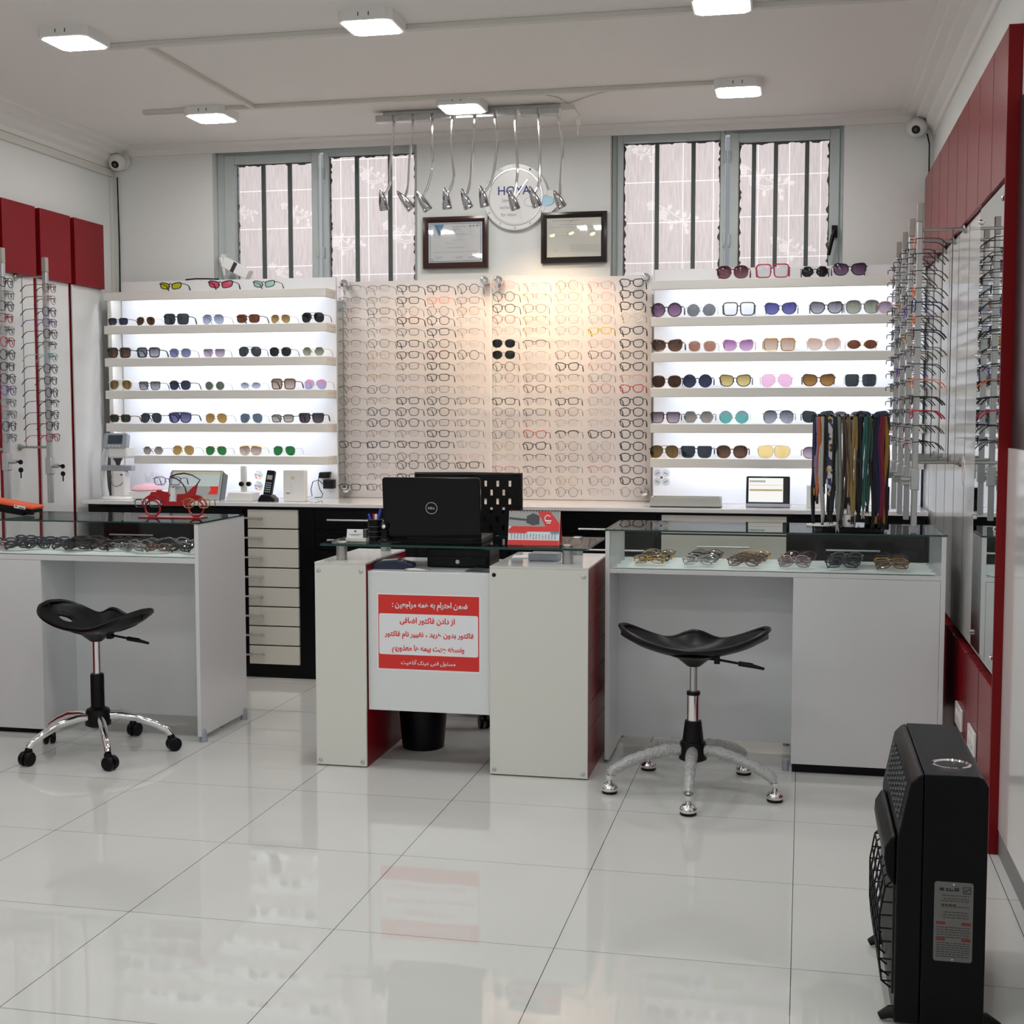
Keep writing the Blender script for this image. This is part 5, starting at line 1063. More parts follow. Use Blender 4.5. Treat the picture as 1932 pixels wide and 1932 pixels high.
# ---------------------------------------------------------------- gas heater
ht = thing('gas_heater', 'black free-standing gas heater in the right foreground', 'heater', (.335, 3.265, 0))
hy0, hy1 = 3.02, 3.515
body = [(.424, -.004), (.424, .535), (.414, .552), (.402, .557), (.291, .557), (.291, -.004)]
obj('body', MB().prism(body, hy0, hy1), 'heater_black', ht, bevel=.002)
front = [(.290, -.004), (.290, .556), (.279, .553), (.262, .535), (.240, .425), (.236, .40), (.236, -.004)]
fp = obj('front_cover', MB().prism(front, hy0+.001, hy1-.001), 'heater_black', ht, bevel=.004, label='sloped black front cover')
lv = MB(); e = Vector((.262, 0, .535)); f = Vector((.240, 0, .425)); d = (f-e).normalized(); nn = Vector((-1, 0, .2)).normalized()
for i in range(7):
    for j in range(9):
        c = e+d*(.018+.0125*i)+Vector((0, hy0+.06+.045*j, 0)); lv.tube([c+nn*.0005+Vector((0, -.012, 0)), c+nn*.003, c+nn*.0005+Vector((0, .012, 0))], .0035, 6)
obj('louvre_vents', lv, 'dark_grey', fp)
fl = MB().lathe([(.043, .0), (.043, .004), (.038, .005), (.036, .001)], (.355, 3.11, .557), n=32, cap=False); obj('flue_ring', fl, 'chrome', ht); obj('flue_opening', MB().cyl((.355, 3.11, .5565), .037, .0012, n=28), 'heater_dark', ht)
lb = obj('rating_label', MB().prism(rrect(.316, .397, .146, .323, .006), hy0-.0012, hy0-.0004), 'label_grey', ht, label='grey rating label with red bands') if False else None
mat('label_grey', (.115, .112, .108), .45)
lb = obj('rating_label', MB().prism(rrect(.316, .397, .146, .323, .006), hy0-.0012, hy0-.0004), 'label_grey', ht, label='grey rating label with red bands')
yl = hy0-.0016; b = MB(); rr = random.Random(8)
def tl_(x0, x1, z, th=.0012):
    x = x0
    while x < x1:
        w_ = rr.uniform(.004, .010); b.box(x, min(x1, x+w_), yl, yl+.0005, z-th/2, z+th/2); x += w_+.0018
for z in (.293, .286, .281, .268, .256, .250, .244): tl_(.330+rr.uniform(0, .008), .388, z)
tl_(.332, .362, .272, .003)
for k in range(5): tl_(.322, .392, .222-.0055*k)
for k in range(7): tl_(.322, .392, .187-.005*k)
b.box(.327, .336, yl, yl+.0005, .303, .3095)
for x0_, x1_, z0_, z1_ in ((.340, .344, .303, .3095), (.345, .357, .303, .3055), (.347, .350, .307, .3095), (.358, .362, .303, .311), (.363, .367, .303, .3105)): b.box(x0_, x1_, yl, yl+.0005, z0_, z1_)
b.tube([(.376, yl, .299), (.391, yl, .299), (.391, yl, .313), (.376, yl, .313)], .0008, 4, closed=True); b.tube([(.379, yl, .303), (.385, yl, .307), (.389, yl, .310)], .0012, 4)
obj('printed_text', b, 'heater_dark', lb); b = MB()
for z in (.231, .195):
    for x0_, x1_ in ((.321, .340), (.374, .393)): b.box(x0_, x1_, yl, yl+.0005, z-.0032, z+.0032)
mat('label_red', (.16, .012, .012), .5); obj('red_band', b, 'label_red', lb)
b = MB()
for z in (.318, .151): b.lathe([(.0022, 0), (.0022, .0015), (.001, .002)], (.356, hy0-.0012, z), (0, -1, 0), 10)
obj('rivet', b, 'satin_metal', lb)
kn = MB().prism([(.236, .300), (.236, .412), (.226, .410), (.212, .385), (.210, .36), (.216, .325), (.228, .303)], hy0+.015, hy1-.10); obj('control_hood', kn, 'heater_black', ht, bevel=.006)
gd = MB(); cur = [(.232, .30), (.216, .285), (.205, .22), (.206, .12), (.212, .07), (.232, .055)]
for j in range(7): gd.tube([(x, hy0+.05+.065*j, z) for x, z in cur], .0022, 6)
for z, x in ((.285, .216), (.25, .210), (.22, .205), (.19, .2052), (.16, .2055), (.12, .206), (.09, .209), (.07, .212)): gd.tube([(.234, hy0+.05, z), (x, hy0+.05, z), (x, hy0+.44, z), (.234, hy0+.44, z)], .0022, 6)
obj('wire_guard', gd, 'black_plastic', ht); obj('burner_panel', MB().box(.232, .2358, hy0+.03, hy1-.03, .05, .298), 'heater_dark', ht)
for y in (hy0+.035, hy1-.035): obj('foot', MB().tube([(.208, y, -.006), (.228, y, .006), (.30, y, .004), (.36, y, .004), (.435, y, .008), (.462, y, -.006)], [.009, .014, .018, .018, .014, .009], 10), 'black_plastic', ht)

ht.location += Vector((-.006, -.06, .016))

# ---------------------------------------------------------------- strap stand on the right counter
zc = .9125; sx, sy = .205, 5.235
sr = thing('strap_stand', 'round black stand hung with spectacle cords on the right counter', 'display stand', (sx, sy, zc))
obj('base_plate', MB().lathe([(.128, 0), (.130, .004), (.130, .014), (.126, .018)], (sx, sy, zc), n=48), 'black_gloss', sr); obj('post', MB().cyl((sx, sy, zc+.018), .009, .42), 'chrome', sr)
b = MB().tube([(sx+.122*math.cos(a), sy+.122*math.sin(a), 1.338) for a in [2*PI*k/40 for k in range(40)]], .006, 8, closed=True)
for k in range(4): a = PI*k/2+.4; b.tube([(sx, sy, 1.336), (sx+.122*math.cos(a), sy+.122*math.sin(a), 1.338)], .004, 6)
obj('top_ring', b, 'black_plastic', sr)
b = MB()
for k in range(28): a = 2*PI*(k+.5)/28; b.tube([(sx+.12*math.cos(a), sy+.12*math.sin(a), 1.342), (sx+.138*math.cos(a), sy+.138*math.sin(a), 1.345), (sx+.142*math.cos(a), sy+.142*math.sin(a), 1.352)], .0035, 6)
obj('hook_row', b, 'black_plastic', sr)
wc = thing('cup', 'small white cup with black diamond at the foot of the cord stand', 'cup', (.20, 5.135, zc+.018)); obj('bowl', MB().lathe([(.023, 0), (.025, .003), (.026, .046), (.0245, .046), (.023, .005), (.001, .005)], (.20, 5.135, zc+.0185), n=24), 'white_plastic', wc); obj('diamond_print', MB().add([(.20+dx, 5.108, zc+.042+dz) for dx, dz in ((0, -.007), (.007, 0), (0, .007), (-.007, 0))], [(0, 1, 2, 3)]), 'ink', wc)
b = MB().lathe([(.06, 0), (.06, .004)], (.105, 5.19, zc+.0185), n=30); one('plate', b, 'white_board', 'thin white round plate on the base of the cord stand', 'plate')
one('gift_box', MB().box(.262, .325, 5.20, 5.27, zc+.0185, zc+.055), 'black_gloss', 'small black box at the right foot of the cord stand', 'box', bevel=.003)
SCOL = {'black': (.010, .010, .011), 'navy': (.015, .02, .12), 'lilac': (.45, .32, .55), 'orange': (.75, .20, .06), 'white': (.75, .74, .72), 'grey': (.28, .29, .29), 'sage': (.34, .40, .36), 'brown': (.12, .07, .05), 'tan': (.40, .26, .12), 'gold': (.50, .34, .10), 'teal': (.05, .22, .20), 'green': (.06, .15, .11), 'magenta': (.42, .02, .14), 'red': (.55, .05, .04), 'amber': (.75, .40, .06), 'maroon': (.06, .008, .018), 'mauve': (.25, .18, .18)}
for k, c in SCOL.items(): mat('cord_'+k, [q*.5 for q in c], .7, noise=.35, nscale=260)  # cord colours darkened: the shade of their unlit front is in the colour
CORDS = ['black', 'navy', 'lilac', 'orange', 'white', 'black', None, 'black', 'sage', 'brown', 'tan', 'gold', 'black', 'teal', 'green', 'black', 'navy', 'magenta', 'red', 'amber', 'black', 'maroon']
n_ = len(CORDS); rr = random.Random(11)
for i, cn in enumerate(CORDS):
    a = PI*1.02+PI*.96*(i+.5)/n_; rad = Vector((math.cos(a), math.sin(a), 0)); tg = Vector((-rad.y, rad.x, 0)); top_ = Vector((sx, sy, 1.343))+rad*.133
    L_ = (.405, .27, .29, .30, .40, .26, .30, .37, .40, .385, .30, .37, .36, .35, .33, .385, .37, .385, .39, .40, .385, .395)[i]; wd = .0065
    if cn is None:
        b = MB(); W_ = .013
        b.grid(lambda u, v: top_+tg*W_*(2*u-1)*(1 if v < .82 else max(.25, 1-(v-.82)*4.2))+rad*(.004+.002*math.sin(v*9))+Vector((0, 0, -.30*v)), 8, 40)
        b.grid(lambda u, v: top_+tg*W_*(2*u-1)*(1 if v < .82 else max(.25, 1-(v-.82)*4.2))+rad*(.0025+.002*math.sin(v*9))+Vector((0, 0, -.30*v)), 8, 40)
        if 'ribbon' not in MAT:
            m, t, bb = nt('ribbon'); tcn = t.nodes.new('ShaderNodeTexCoord'); vo = t.nodes.new('ShaderNodeTexVoronoi'); vo.inputs['Scale'].default_value = 75; t.links.new(tcn.outputs['Object'], vo.inputs['Vector'])
            cr = t.nodes.new('ShaderNodeValToRGB'); cr.color_ramp.interpolation = 'CONSTANT'; el = cr.color_ramp.elements; el[0].color = (.42, .26, .06, 1); el[1].position = .3; el[1].color = (.02, .03, .10, 1)
            for p_, c_ in ((.5, (.42, .42, .46, 1)), (.72, (.03, .03, .04, 1))): q = el.new(p_); q.color = c_
            t.links.new(vo.outputs['Color'], cr.inputs[0]); t.links.new(cr.outputs[0], bb.inputs['Base Color']); bb.inputs['Roughness'].default_value = .8
        rb_ = thing('lanyard', 'wide patterned mustard and blue ribbon on the cord stand', 'lanyard', top_, group='cords on the stand'); obj('ribbon', b, 'ribbon', rb_)
        e_ = MB()
        for s in (-1, 1): e_.tube([top_+tg*.003*s+rad*.004+Vector((0, 0, -.295)), top_+tg*.005*s+rad*.004+Vector((0, 0, -.36)), top_+tg*(.004+.006*(s > 0))*s+rad*.004+Vector((0, 0, -.395))], .0024, 6)
        obj('cord_end', e_, 'cord_black', rb_); continue
    ph = rr.uniform(0, 6); sway = rr.uniform(.002, .006); rt = (.0062, .0052, .0046, .0058)[i % 4]
    pts = []
    for s in (-1, 1):
        seq = [top_+tg*s*wd*(.35+.65*math.sin(PI*min(1, v*1.05)))+rad*(.003+sway*math.sin(v*7+ph))+tg*sway*math.sin(v*5+ph)+Vector((0, 0, -L_*v)) for v in [q/18 for q in range(19)]]
        pts += seq if s < 0 else seq[::-1][1:]
    c_ = thing('lanyard', '%s lanyard on the cord stand, %s from the left at the front' % (cn, NTH[i] if i < 19 else ('twentieth', 'twenty-first', 'twenty-second')[i-19]), 'lanyard', top_, group='cords on the stand')
    cd_ = MB().tube(pts, rt, 7); obj('cord', cd_, 'cord_'+cn, c_)
    e_ = MB()
    for s in (-1, 1): q = pts[18]+tg*s*.003; e_.tube([q, q+Vector((0, 0, -.018)), q+tg*s*.002+Vector((0, 0, -.03))], [.0035, .0035, .002], 6)
    if cn in ('orange', 'white', 'black', 'lilac'):
        for v in (4, 8, 12): e_.sphere(pts[v], .0055, 8)
    obj('cord_end', e_, 'cord_navy' if cn == 'lilac' else 'cord_amber' if cn == 'navy' else 'cord_black' if cn not in ('sage', 'teal') else 'cord_white', c_)

for i in range(11):
    a = PI*(i+.5)/11; rad = Vector((math.cos(a), math.sin(a), 0)); tg = Vector((-rad.y, rad.x, 0)); top_ = Vector((sx, sy, 1.343))+rad*.133; L_ = rr.uniform(.30, .41); pts = []
    for s in (-1, 1):
        seq = [top_+tg*s*.008*(.4+.6*math.sin(PI*v))+rad*.003+tg*.004*math.sin(v*6+i)+Vector((0, 0, -L_*v)) for v in [q/14 for q in range(15)]]; pts += seq if s < 0 else seq[::-1][1:]
    cn = ('black', 'maroon', 'black', 'navy', 'black', 'brown', 'black', 'black', 'green', 'black', 'black')[i]
    c_ = thing('lanyard', '%s lanyard on the far side of the cord stand, %s from the right' % (cn, NTH[i]), 'lanyard', top_, group='cords on the stand'); obj('cord', MB().tube(pts, .0065, 7), 'cord_'+cn, c_)

# ---------------------------------------------------------------- red car stand and orange device on the left counter
def c3(x, y, Y): return P(x*.2484, 880+y*.2484, Y=Y)
cy_ = 5.27
cs_ = thing('car_stand', 'red car shaped spectacle stand on the left counter', 'display stand', c3(1320, 385, cy_))
def pl(pts, ya, yb): return MB().prism([(q.x, q.z) for q in (c3(x, y, cy_) for x, y in pts)], ya, yb)
bodyp = [(1130, 262), (1118, 235), (1140, 212), (1150, 192), (1188, 192), (1192, 180), (1222, 180), (1240, 190), (1282, 196), (1284, 266), (1342, 266), (1344, 212), (1416, 206), (1468, 155), (1502, 134), (1484, 214), (1520, 222), (1530, 240), (1528, 262), (1500, 250), (1450, 258), (1418, 300), (1240, 300), (1215, 262), (1180, 248)]
bd = obj('body_plate', pl(bodyp[::-1], cy_-.003, cy_+.003), 'red_plastic', cs_)
for cx_, cyy in ((1160, 318), (1490, 318)):
    b = MB(); ctr = c3(cx_, cyy, cy_); rw_ = c3(cx_+56, cyy, cy_).x-ctr.x
    b.tube([ctr+Vector((rw_*math.cos(a), 0, rw_*math.sin(a))) for a in [2*PI*k/32 for k in range(32)]], .0042, 8, closed=True); obj('wheel', b, 'red_plastic', cs_)
    b = MB(); b.tube([ctr+Vector((rw_*1.42*math.cos(a), 0, .006+rw_*1.42*math.sin(a))) for a in [PI*(.05+.9*k/20) for k in range(21)]], .0042, 8); obj('fender', b, 'red_plastic', cs_)
b = MB(); b.tube([c3(*p, cy_) for p in ((1290, 80), (1340, 60), (1400, 52), (1460, 66), (1520, 102), (1486, 152))], .0032, 8); b.tube([c3(*p, cy_) for p in ((1296, 84), (1340, 92), (1380, 122), (1408, 165), (1416, 206))], .0032, 8); b.tube([c3(*p, cy_) for p in ((1284, 230), (1320, 150), (1310, 160))], .002, 6)
obj('roof_arc', b, 'wood_frame', cs_, label='dark red roof arc')
q0, q1 = c3(1085, 388, cy_), c3(1545, 388, cy_); obj('base_plate', MB().box(q0.x, q1.x, cy_-.045, cy_+.045, .9125, .9165), 'red_plastic', cs_, bevel=.001)
b = MB()
for cx_ in (1160, 1490): c = c3(cx_, 375, cy_); b.box(c.x-.014, c.x+.014, cy_-.003, cy_+.003, .9165, c.z+.004)
obj('wheel_post', b, 'red_plastic', cs_)
for (x, y, fc, sh, dy, rz, lab) in ((1085, 280, 'U', 's', -.03, .15, 'navy rectangular eyeglasses on the front wheel of the red car stand'), (1455, 280, 'G', 'p', -.03, .25, 'gold patterned eyeglasses on the rear wheel of the red car stand'), (1235, 110, 'V', 's', -.03, .2, 'purple eyeglasses on the roof of the red car stand')):
    p = c3(x+35, y, cy_+dy); specs('eyeglasses', lab, 'eyeglasses', (p.x, cy_+dy, p.z-.021), rz=rz, group=None, key=(sh, fc, .0018, 'lens_clear', .0235, .021, .017, .098))
tg_ = c3(1312, 200, cy_-.006); one('price_tag', MB().box(tg_.x-.011, tg_.x+.011, cy_-.006, cy_-.004, tg_.z-.035, tg_.z+.022), 'paper', 'white paper tag on the red car stand', 'tag')
od = thing('orange_device', 'orange and black handheld device at the left edge of the left counter', 'device', (-3.36, 5.25, .9125))
Mo_ = Matrix.Translation((-3.235, 5.25, .935)) @ Matrix.Rotation(math.radians(8), 4, 'Y')
obj('case_top', MB().box(-.26, 0, -.05, .05, .006, .022, Mo_), 'orange', od, bevel=.006); obj('case_bottom', MB().box(-.26, -.004, -.048, .048, -.010, .006, Mo_), 'black_plastic', od, bevel=.004); obj('label_plate', MB().box(-.085, -.03, -.0512, -.05, .002, .016, Mo_), 'paper', od); obj('label_print', MB().box(-.062, -.034, -.0516, -.051, .004, .008, Mo_).box(-.08, -.07, -.0516, -.051, .008, .013, Mo_), 'navy', od); obj('stand', MB().box(-.20, -.05, -.03, .03, -.03, -.010, Mo_).box(-.05, -.02, -.01, .01, -.024, -.01, Mo_), 'black_plastic', od, bevel=.003)

# ---------------------------------------------------------------- things along the worktop, left
ZW = .9058
def cs2(x, y, Y=6.50): return P(190+x*.2433, 780+y*.2433, Y=Y)
yL = 6.49
c = cs2(135, 655, yL); lm = thing('lensmeter', 'grey and white digital lensmeter at the left end of the worktop', 'lensmeter', (c.x, yL, ZW))
obj('base', MB().lathe([(.080, 0), (.082, .004), (.078, .012), (.05, .017), (.001, .018)], (c.x, yL, ZW), n=36), 'white_plastic', lm)
a0, a1 = cs2(118, 640, yL), cs2(205, 445, yL); obj('column', MB().box(a0.x, a1.x, yL-.03, yL+.035, ZW+.014, a1.z), 'white_plastic', lm, bevel=.008)
obj('rear_arm', MB().tube([cs2(*p, yL+.05) for p in ((45, 640), (28, 560), (22, 450), (30, 340), (48, 270), (75, 235))], .017, 10), 'white_plastic', lm)
s0, s1 = cs2(22, 442, yL), cs2(256, 402, yL); obj('lens_table', MB().box(s0.x, s1.x, yL-.025, yL+.02, s0.z, s1.z), 'grey_plastic', lm, bevel=.003)
n0 = cs2(135, 402, yL); obj('nose_cone', MB().lathe([(.010, 0), (.016, .02), (.026, .035), (.026, .045)], n0, n=20), 'dark_grey', lm)
h0, h1 = cs2(85, 345, yL), cs2(228, 268, yL); obj('head', MB().box(h0.x, h1.x, yL-.04, yL+.06, h0.z, h1.z+.01), 'white_plastic', lm, bevel=.010)
m0, m1 = cs2(48, 268, yL), cs2(226, 148, yL); Ms = Matrix.Translation(((m0.x+m1.x)/2, yL-.045, m0.z)) @ Matrix.Rotation(math.radians(-14), 4, 'X'); W2, H2 = (m1.x-m0.x)/2, m1.z-m0.z
mo = obj('monitor', MB().prism(rrect(-W2, W2, 0, H2, .012), 0, .035, Ms), 'grey_plastic', lm, bevel=.004); obj('screen', MB().box(-W2*.62, W2*.62, -.001, .001, H2*.28, H2*.86, Ms), 'screen_dark', mo); b = MB()
for k in range(4): b.box(-W2*.5+k*W2*.28, -W2*.5+k*W2*.28+.008, -.0015, 0, H2*.12, H2*.18, Ms)
obj('button', b, 'white_plastic', mo) if False else None
for k in range(4): obj('button', MB().box(-W2*.5+k*W2*.28, -W2*.5+k*W2*.28+.008, -.0015, 0, H2*.12, H2*.18, Ms), 'white_plastic', mo)
obj('cord', MB().tube([cs2(*p, yL-.035) for p in ((85, 480), (80, 520), (92, 555), (120, 568), (150, 558), (172, 535))], .0016, 6), 'dark_grey', lm)
e0, e1 = cs2(152, 482, yL-.032), cs2(166, 470, yL-.032); obj('badge', MB().box(e0.x, e1.x, yL-.032, yL-.03, e0.z, e1.z), 'ink', lm)
p0, p1 = cs2(212, 632, 6.55), cs2(498, 600, 6.55); one('tray', MB().box(p0.x, p1.x, 6.50, 6.64, ZW, p1.z), 'white_plastic', 'low white box under the pink cushion on the worktop', 'tray', bevel=.004)
c = cs2(350, 560, 6.56); zt_ = p1.z+.0005; one('cushion', MB().lathe([(.074, 0), (.082, .006), (.075, .018), (.05, .030), (.02, .037), (.001, .038)], (c.x, 6.57, zt_), n=36), 'pink_cloth', 'round speckled pink cushion on the low white box', 'cushion')
def bag(u, v): return Vector((cs2(340+95*u, 500, 6.66).x, 6.665+.02*math.sin(u*9)*math.sin(v*6), zt_+.034+.065*v*(.75+.25*math.cos(u*11))))
one('plastic_bag', MB().grid(bag, 16, 10), 'film_wrap', 'clear plastic bag standing behind the pink cushion', 'bag')
# vision display panel leaning back
q = [cs2(*p, 6.60) for p in ((598, 635), (968, 640), (1025, 412), (650, 412))]; w2 = (q[1].x-q[0].x)/2+.01; hgt = .165
Mp = Matrix.Translation(((q[0].x+q[1].x)/2+.008, 6.48, ZW)) @ Matrix.Rotation(math.radians(-20), 4, 'X')
vp = thing('display_panel_screen', 'slanted grey framed light panel with a red corner on the worktop', 'light panel', (q[0].x, 6.48, ZW))
obj('frame', MB().prism([(-w2, .002), (w2, .002), (w2, hgt), (-w2, hgt)], 0, .018, Mp), 'screen_grey', vp, bevel=.004); obj('side_stand', MB().box(w2-.004, w2+.003, .002, .06, .004, hgt-.01, Mp).box(-w2-.003, -w2+.004, .002, .06, .004, hgt-.01, Mp), 'dark_grey', vp)
sc_ = obj('screen', MB().box(-w2+.014, w2-.014, -.001, .001, .032, hgt-.012, Mp), 'screen_pale', vp)
obj('yellow_band', MB().box(-w2+.014, w2-.014, -.0016, -.001, hgt-.024, hgt-.015, Mp), 'yellow_pale', sc_); obj('white_band', MB().box(-w2+.014, w2-.014, -.0016, -.001, .032, .075, Mp), 'screen_grey', sc_)
obj('red_corner', MB().prism([(w2-.068, .032), (w2-.014, .032), (w2-.014, .075), (w2-.060, .075), (w2-.054, .055)], -.0024, -.0017, Mp), 'sign_red', sc_); obj('nameplate', MB().box(.012, .045, -.001, 0, .012, .020, Mp), 'dark_grey', vp)
b = MB()
for k in range(3): b.tube([Mp @ Vector((-w2+.045+.011*math.cos(a)*(1+.6*k), -.003, .05+.014*math.sin(a)*(1+.6*k))) for a in [PI*.1+PI*.6*j/10 for j in range(11)]], .0007, 4)
obj('fan_print', b, 'ink_grey', sc_)
# white gauge with two knobs
c = cs2(1075, 650, 6.47); gg = thing('measuring_stand', 'white measuring stand with two black knobs on the worktop', 'instrument', (c.x, 6.47, ZW))
k0, k1 = cs2(975, 650, 6.44), cs2(1185, 610, 6.44); obj('base', MB().prism([(k0.x, ZW), (k1.x, ZW), (k1.x-.004, k1.z-.004), (k0.x+.02, k1.z)], 6.42, 6.53), 'white_plastic', gg, bevel=.004)
u0, u1 = cs2(1088, 600, 6.5), cs2(1126, 405, 6.5); obj('upright', MB().box(u0.x, u1.x, 6.495, 6.515, u0.z-.01, u1.z), 'white_plastic', gg, bevel=.003)
for x in (1090, 1147): k_ = cs2(x, 547, 6.48); obj('knob', MB().lathe([(.0115, 0), (.0125, .003), (.0125, .018), (.010, .021)], (k_.x, 6.492, k_.z), (0, -1, 0), 18), 'black_plastic', gg)
b = MB(); cc = cs2(1225, 480, YK)
for (x, y) in ((1225, 478), (1225, 562)):
    st_ = thing('round_sticker', 'round multicoloured sticker on the back panel beside the phone, %s of two' % ('upper' if y < 500 else 'lower'), 'sticker', cs2(x, y, YK-.0005)); ctr = cs2(x, y, YK-.0005)
    obj('sticker_sheet', MB().cyl(ctr, .0245, .0006, (0, -1, 0), 24), 'sticker_mix', st_) if 'sticker_mix' in MAT else None
    if 'sticker_mix' not in MAT:
        m, t, bb = nt('sticker_mix'); tcn = t.nodes.new('ShaderNodeTexCoord'); vo = t.nodes.new('ShaderNodeTexVoronoi'); vo.inputs['Scale'].default_value = 95; t.links.new(tcn.outputs['Object'], vo.inputs['Vector']); hs = t.nodes.new('ShaderNodeHueSaturation'); hs.inputs['Saturation'].default_value = .75; hs.inputs['Value'].default_value = .8; t.links.new(vo.outputs['Color'], hs.inputs['Color']); t.links.new(hs.outputs[0], bb.inputs['Base Color'])
        obj('sticker_sheet', MB().cyl(ctr, .0245, .0006, (0, -1, 0), 24), 'sticker_mix', st_)
# cordless phone
c = cs2(1300, 650, 6.46); ph_ = thing('cordless_phone', 'black cordless phone standing in its cradle on the worktop', 'phone', (c.x, 6.46, ZW))
obj('cradle', MB().prism([(-.047, 0), (.047, 0), (.040, .018), (.020, .034), (-.026, .036), (-.038, .022)], -.035, .035, Matrix.Translation((c.x, 6.46, ZW))), 'black_plastic', ph_, bevel=.004)
Mh = Matrix.Translation((c.x-.003, 6.455, ZW+.020)) @ Matrix.Rotation(math.radians(-14), 4, 'X') @ Matrix.Rotation(math.radians(5), 4, 'Y'); hs_ = obj('handset', MB().prism(rrect(-.0225, .0225, 0, .142, .008), -.012, .012, Mh), 'black_plastic', ph_, bevel=.004)
obj('screen', MB().box(-.014, .014, -.0128, -.012, .092, .115, Mh), 'screen_grey', hs_); b = MB()
for r_ in range(5):
    for k in range(3): b.box(-.014+.0105*k, -.007+.0105*k, -.0132, -.012, .025+.0115*r_, .031+.0115*r_, Mh)
obj('keypad', b, 'grey_plastic', hs_)
# router
a0, a1 = cs2(1428, 655, 6.47), cs2(1588, 437, 6.47); rt_ = thing('router', 'white upright wireless router on the worktop', 'router', ((a0.x+a1.x)/2, 6.47, ZW))
obj('case', MB().prism(rrect(a0.x-.002, a1.x, ZW, a1.z, .008), 6.455, 6.50), 'white_plastic', rt_, bevel=.004); ym = 6.4545
g0, g1 = cs2(1478, 510, ym), cs2(1502, 488, ym); obj('gold_badge', MB().box(g0.x, g1.x, ym-.001, ym, g0.z, g1.z), 'yellow_pale', rt_); g0, g1 = cs2(1478, 620, ym), cs2(1486, 535, ym); obj('light_slit', MB().box(g0.x, g1.x, ym-.001, ym, g0.z, g1.z), 'white_gloss', rt_); g0, g1 = cs2(1437, 622, ym), cs2(1468, 614, ym); obj('small_print', MB().box(g0.x, g1.x, ym-.0006, ym, g0.z, g1.z), 'ink_grey', rt_)
# plugs
so_ = thing('wall_socket', 'white double socket on the back panel at the right end of the left shelves', 'socket', cs2(1745, 520, YK)); g0, g1 = cs2(1700, 545, YK), cs2(1795, 470, YK); obj('plate', MB().box(g0.x, g1.x, YK-.010, YK-.0005, g0.z, g1.z), 'white_plastic', so_, bevel=.003)
g0, g1 = cs2(1692, 502, 6.715), cs2(1782, 452, 6.715); one('plug', MB().prism([(g0.x, g0.z), (g1.x-.005, g0.z+.004), (g1.x, g1.z), (g0.x+.006, g1.z-.003)], 6.700, 6.7345), 'black_plastic', 'black rounded plug in the upper socket beside the router', 'plug', bevel=.004)
g0, g1 = cs2(1735, 582, 6.715), cs2(1815, 512, 6.715); one('power_adapter', MB().box(g0.x, g1.x, 6.69, 6.7345, g0.z, g1.z), 'black_plastic', 'square black power adapter below the black plug', 'adapter', bevel=.004)
one('cable', MB().tube([cs2(*p, 6.69) for p in ((1692, 490), (1685, 540), (1700, 590), (1722, 625), (1715, 650))]+[cs2(1660, 652, 6.6)], .0022, 6), 'black_plastic', 'thin black cable hanging from the plug beside the router', 'cable')
one('cable', MB().tube([cs2(*p, 6.67) for p in ((1735, 560), (1690, 515), (1645, 530), (1630, 590), (1640, 640), (1600, 652))]+[cs2(1592, 640, 6.55)], .0022, 6), 'black_plastic', 'looping black cable between the adapter and the router', 'cable')

# ---------------------------------------------------------------- things along the worktop, right
def c7(x, y, Y): return P(1200+x*.2796, 460+y*.2796, Y=Y)
g0, g1 = c7(100, 1635, YK), c7(218, 1518, YK); sp_ = thing('lens_poster', 'small card of four printed lenses on the right back panel', 'card', ((g0.x+g1.x)/2, YK, g0.z)); obj('card_sheet', MB().box(g0.x+.01, g1.x+.01, YK-.002, YK-.0005, g0.z, g1.z), 'white_board', sp_)
mx_, mz_ = (g0.x+g1.x)/2+.01, (g0.z+g1.z)/2
for sx_ in (-1, 1):
    for sz_ in (-1, 1):
        d_ = obj('printed_lens', MB().cyl((mx_+.021*sx_, YK-.002, mz_+.021*sz_), .0195, .0006, (0, -1, 0), 22), 'screen_grey_light', sp_) if 'screen_grey_light' in MAT else None
        if d_ is None: mat('screen_grey_light', (.50, .54, .56), .4); d_ = obj('printed_lens', MB().cyl((mx_+.021*sx_, YK-.002, mz_+.021*sz_), .0195, .0006, (0, -1, 0), 22), 'screen_grey_light', sp_)
        b = MB()
        for k in (-1, 0, 1): b.cyl((mx_+.021*sx_+.006*k, YK-.0026, mz_+.021*sz_-.003*k*sx_*sz_), .0028, .0005, (0, -1, 0), 8)
        obj('print_mark', b, 'ink', d_)
obj('centre_mark', MB().cyl((mx_, YK-.002, mz_), .007, .0012, (0, -1, 0), 14), 'label_red', sp_)
g0, g1 = c7(95, 1758, 6.42), c7(570, 1715, 6.42); b = MB(); yt0, yt1 = 6.42, 6.56; zt1 = g1.z
b.box(g0.x, g1.x, yt0, yt1, ZW, ZW+.006)
for q in ((g0.x, g1.x, yt0, yt0+.008), (g0.x, g1.x, yt1-.008, yt1), (g0.x, g0.x+.008, yt0+.008, yt1-.008), (g1.x-.008, g1.x, yt0+.008, yt1-.008)): b.box(*q, ZW, zt1)
mat('tray_grey', (.42, .43, .40), .45); one('tray', b, 'tray_grey', 'long grey open tray on the worktop below the right shelves', 'tray', bevel=.001)
g0, g1 = c7(742, 1752, 6.52), c7(1040, 1566, 6.52); lb_ = thing('lens_tester', 'black light box with bright white screen on the worktop', 'light box', ((g0.x+g1.x)/2, 6.52, ZW)); Ml = Matrix.Translation(((g0.x+g1.x)/2, 6.50, ZW)) @ Matrix.Rotation(math.radians(-10), 4, 'X'); w3, h3 = (g1.x-g0.x)/2, g1.z-ZW
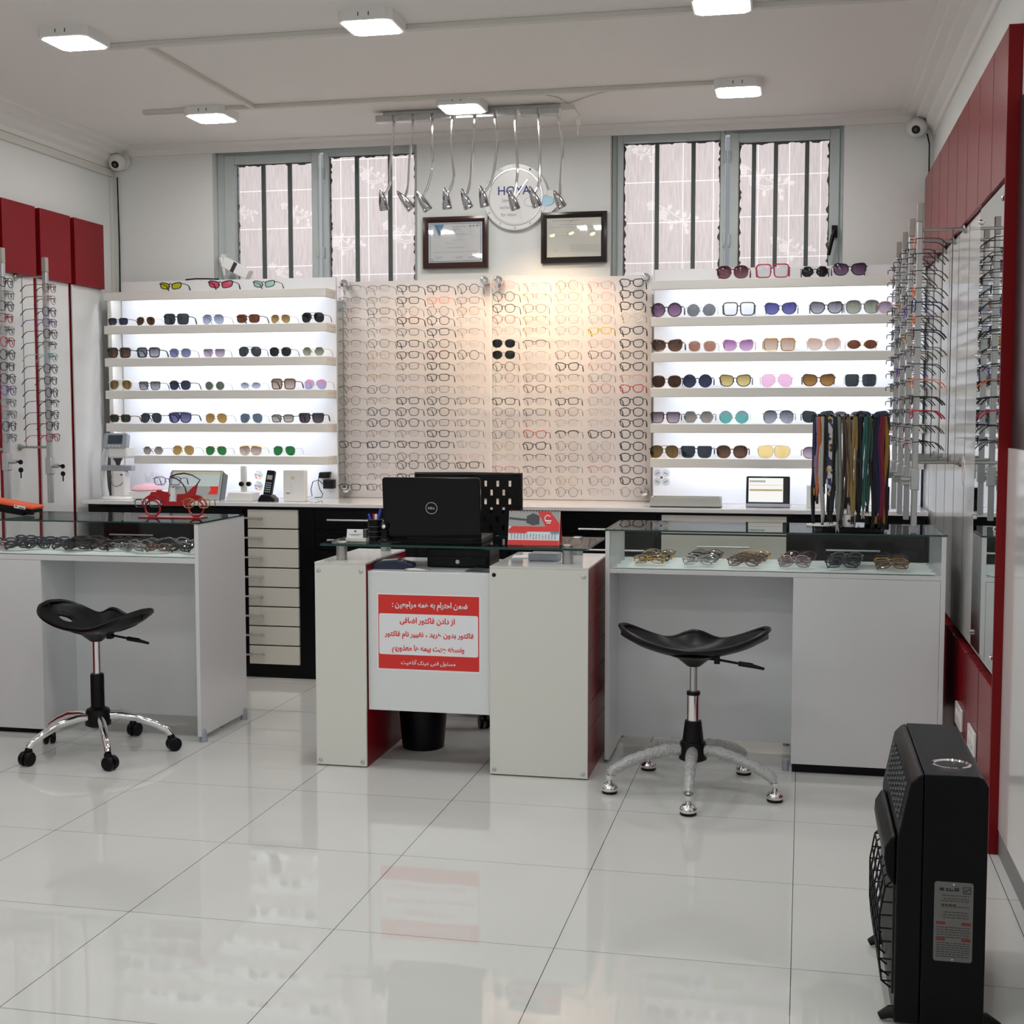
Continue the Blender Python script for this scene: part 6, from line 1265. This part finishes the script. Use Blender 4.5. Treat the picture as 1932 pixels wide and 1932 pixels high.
obj('case', MB().prism([(-w3, 0), (w3, 0), (w3, h3), (-w3, h3)], 0, .04, Ml), 'black_gloss', lb_, bevel=.006); obj('silver_edge', MB().box(-w3+.002, w3-.002, -.004, .0, .002, .018, Ml), 'grey_plastic', lb_, bevel=.002)
emis('screen_lit', (1, .99, .95), .95); s_ = obj('lit_screen', MB().box(-w3+.012, w3-.032, -.002, .001, .026, h3-.010, Ml), 'screen_lit', lb_, label='glowing white screen'); obj('print_bar', MB().box(-w3+.016, w3-.036, -.0026, -.002, h3*.52, h3*.58, Ml).box(-w3+.016, w3-.036, -.0026, -.002, h3*.70, h3*.71, Ml), 'yellow_pale', s_)
b = MB()
for k in range(10): b.box(-w3+.018+.0075*k, -w3+.022+.0075*k, -.0026, -.002, h3*.80, h3*.86, Ml)
obj('print_mark', b, 'dark_grey', s_)
g0, g1 = c7(1150, 1765, 6.50), c7(1242, 1632, 6.50); one('white_carton', MB().box(g0.x, g1.x, 6.50, 6.56, ZW, g1.z), 'white_plastic', 'plain white carton on the worktop left of the cord stand', 'carton', bevel=.002)
g0, g1 = c7(1345, 1780, 6.48), c7(1480, 1690, 6.48); one('black_carton', MB().box(g0.x, g1.x, 6.48, 6.58, ZW, g1.z), 'black_plastic', 'black carton on the worktop seen behind the hanging cords', 'carton', bevel=.002)
g0, g1 = c7(1600, 1775, 6.46), c7(1712, 1640, 6.46); bx_ = thing('black_carton', 'black carton with round white emblem, right of the hanging cords', 'carton', ((g0.x+g1.x)/2, 6.46, ZW)); obj('carton_body', MB().box(g0.x, g1.x, 6.46, 6.56, ZW, g1.z), 'black_gloss', bx_, bevel=.002)
cc = c7(1686, 1708, 6.459); b = MB().tube([cc+Vector((.009*math.cos(a), -.001, .007*math.sin(a))) for a in [2*PI*k/16 for k in range(16)]], .0012, 5, closed=True); b.cyl(cc+Vector((0, 0, 0)), .003, .0012, (0, -1, 0), 10); b.box(cc.x-.01, cc.x+.01, cc.y-.001, cc.y, cc.z-.013, cc.z-.0115); obj('white_emblem', b, 'white_plastic', bx_)

# on top of the left shelves
Mr = Matrix.Translation((-3.045, 6.800, 2.0755)) @ Matrix.Rotation(math.radians(28), 4, 'Y')
wr = thing('modem', 'white modem with a black stripe leaning on top of the left shelves', 'modem', (-3.0, 6.80, 2.0755)); c0 = MB().box(0, .16, -.03, .03, .0, .055, Mr); zmin = min(v.z for v in c0.v)
for v in c0.v: v.z += 2.0765-zmin
obj('case', c0, 'white_plastic', wr, bevel=.003); c1 = MB().box(.06, .082, -.031, -.0302, .0, .0552, Mr)
for v in c1.v: v.z += 2.0765-zmin
obj('black_stripe', c1, 'ink', wr)
one('cable', MB().tube([(-3.24, 6.752, 2.080), (-3.18, 6.755, 2.085), (-3.11, 6.757, 2.083), (-3.05, 6.76, 2.080)], .004, 6), 'black_plastic', 'black cable lying on the top edge of the left shelves', 'cable')
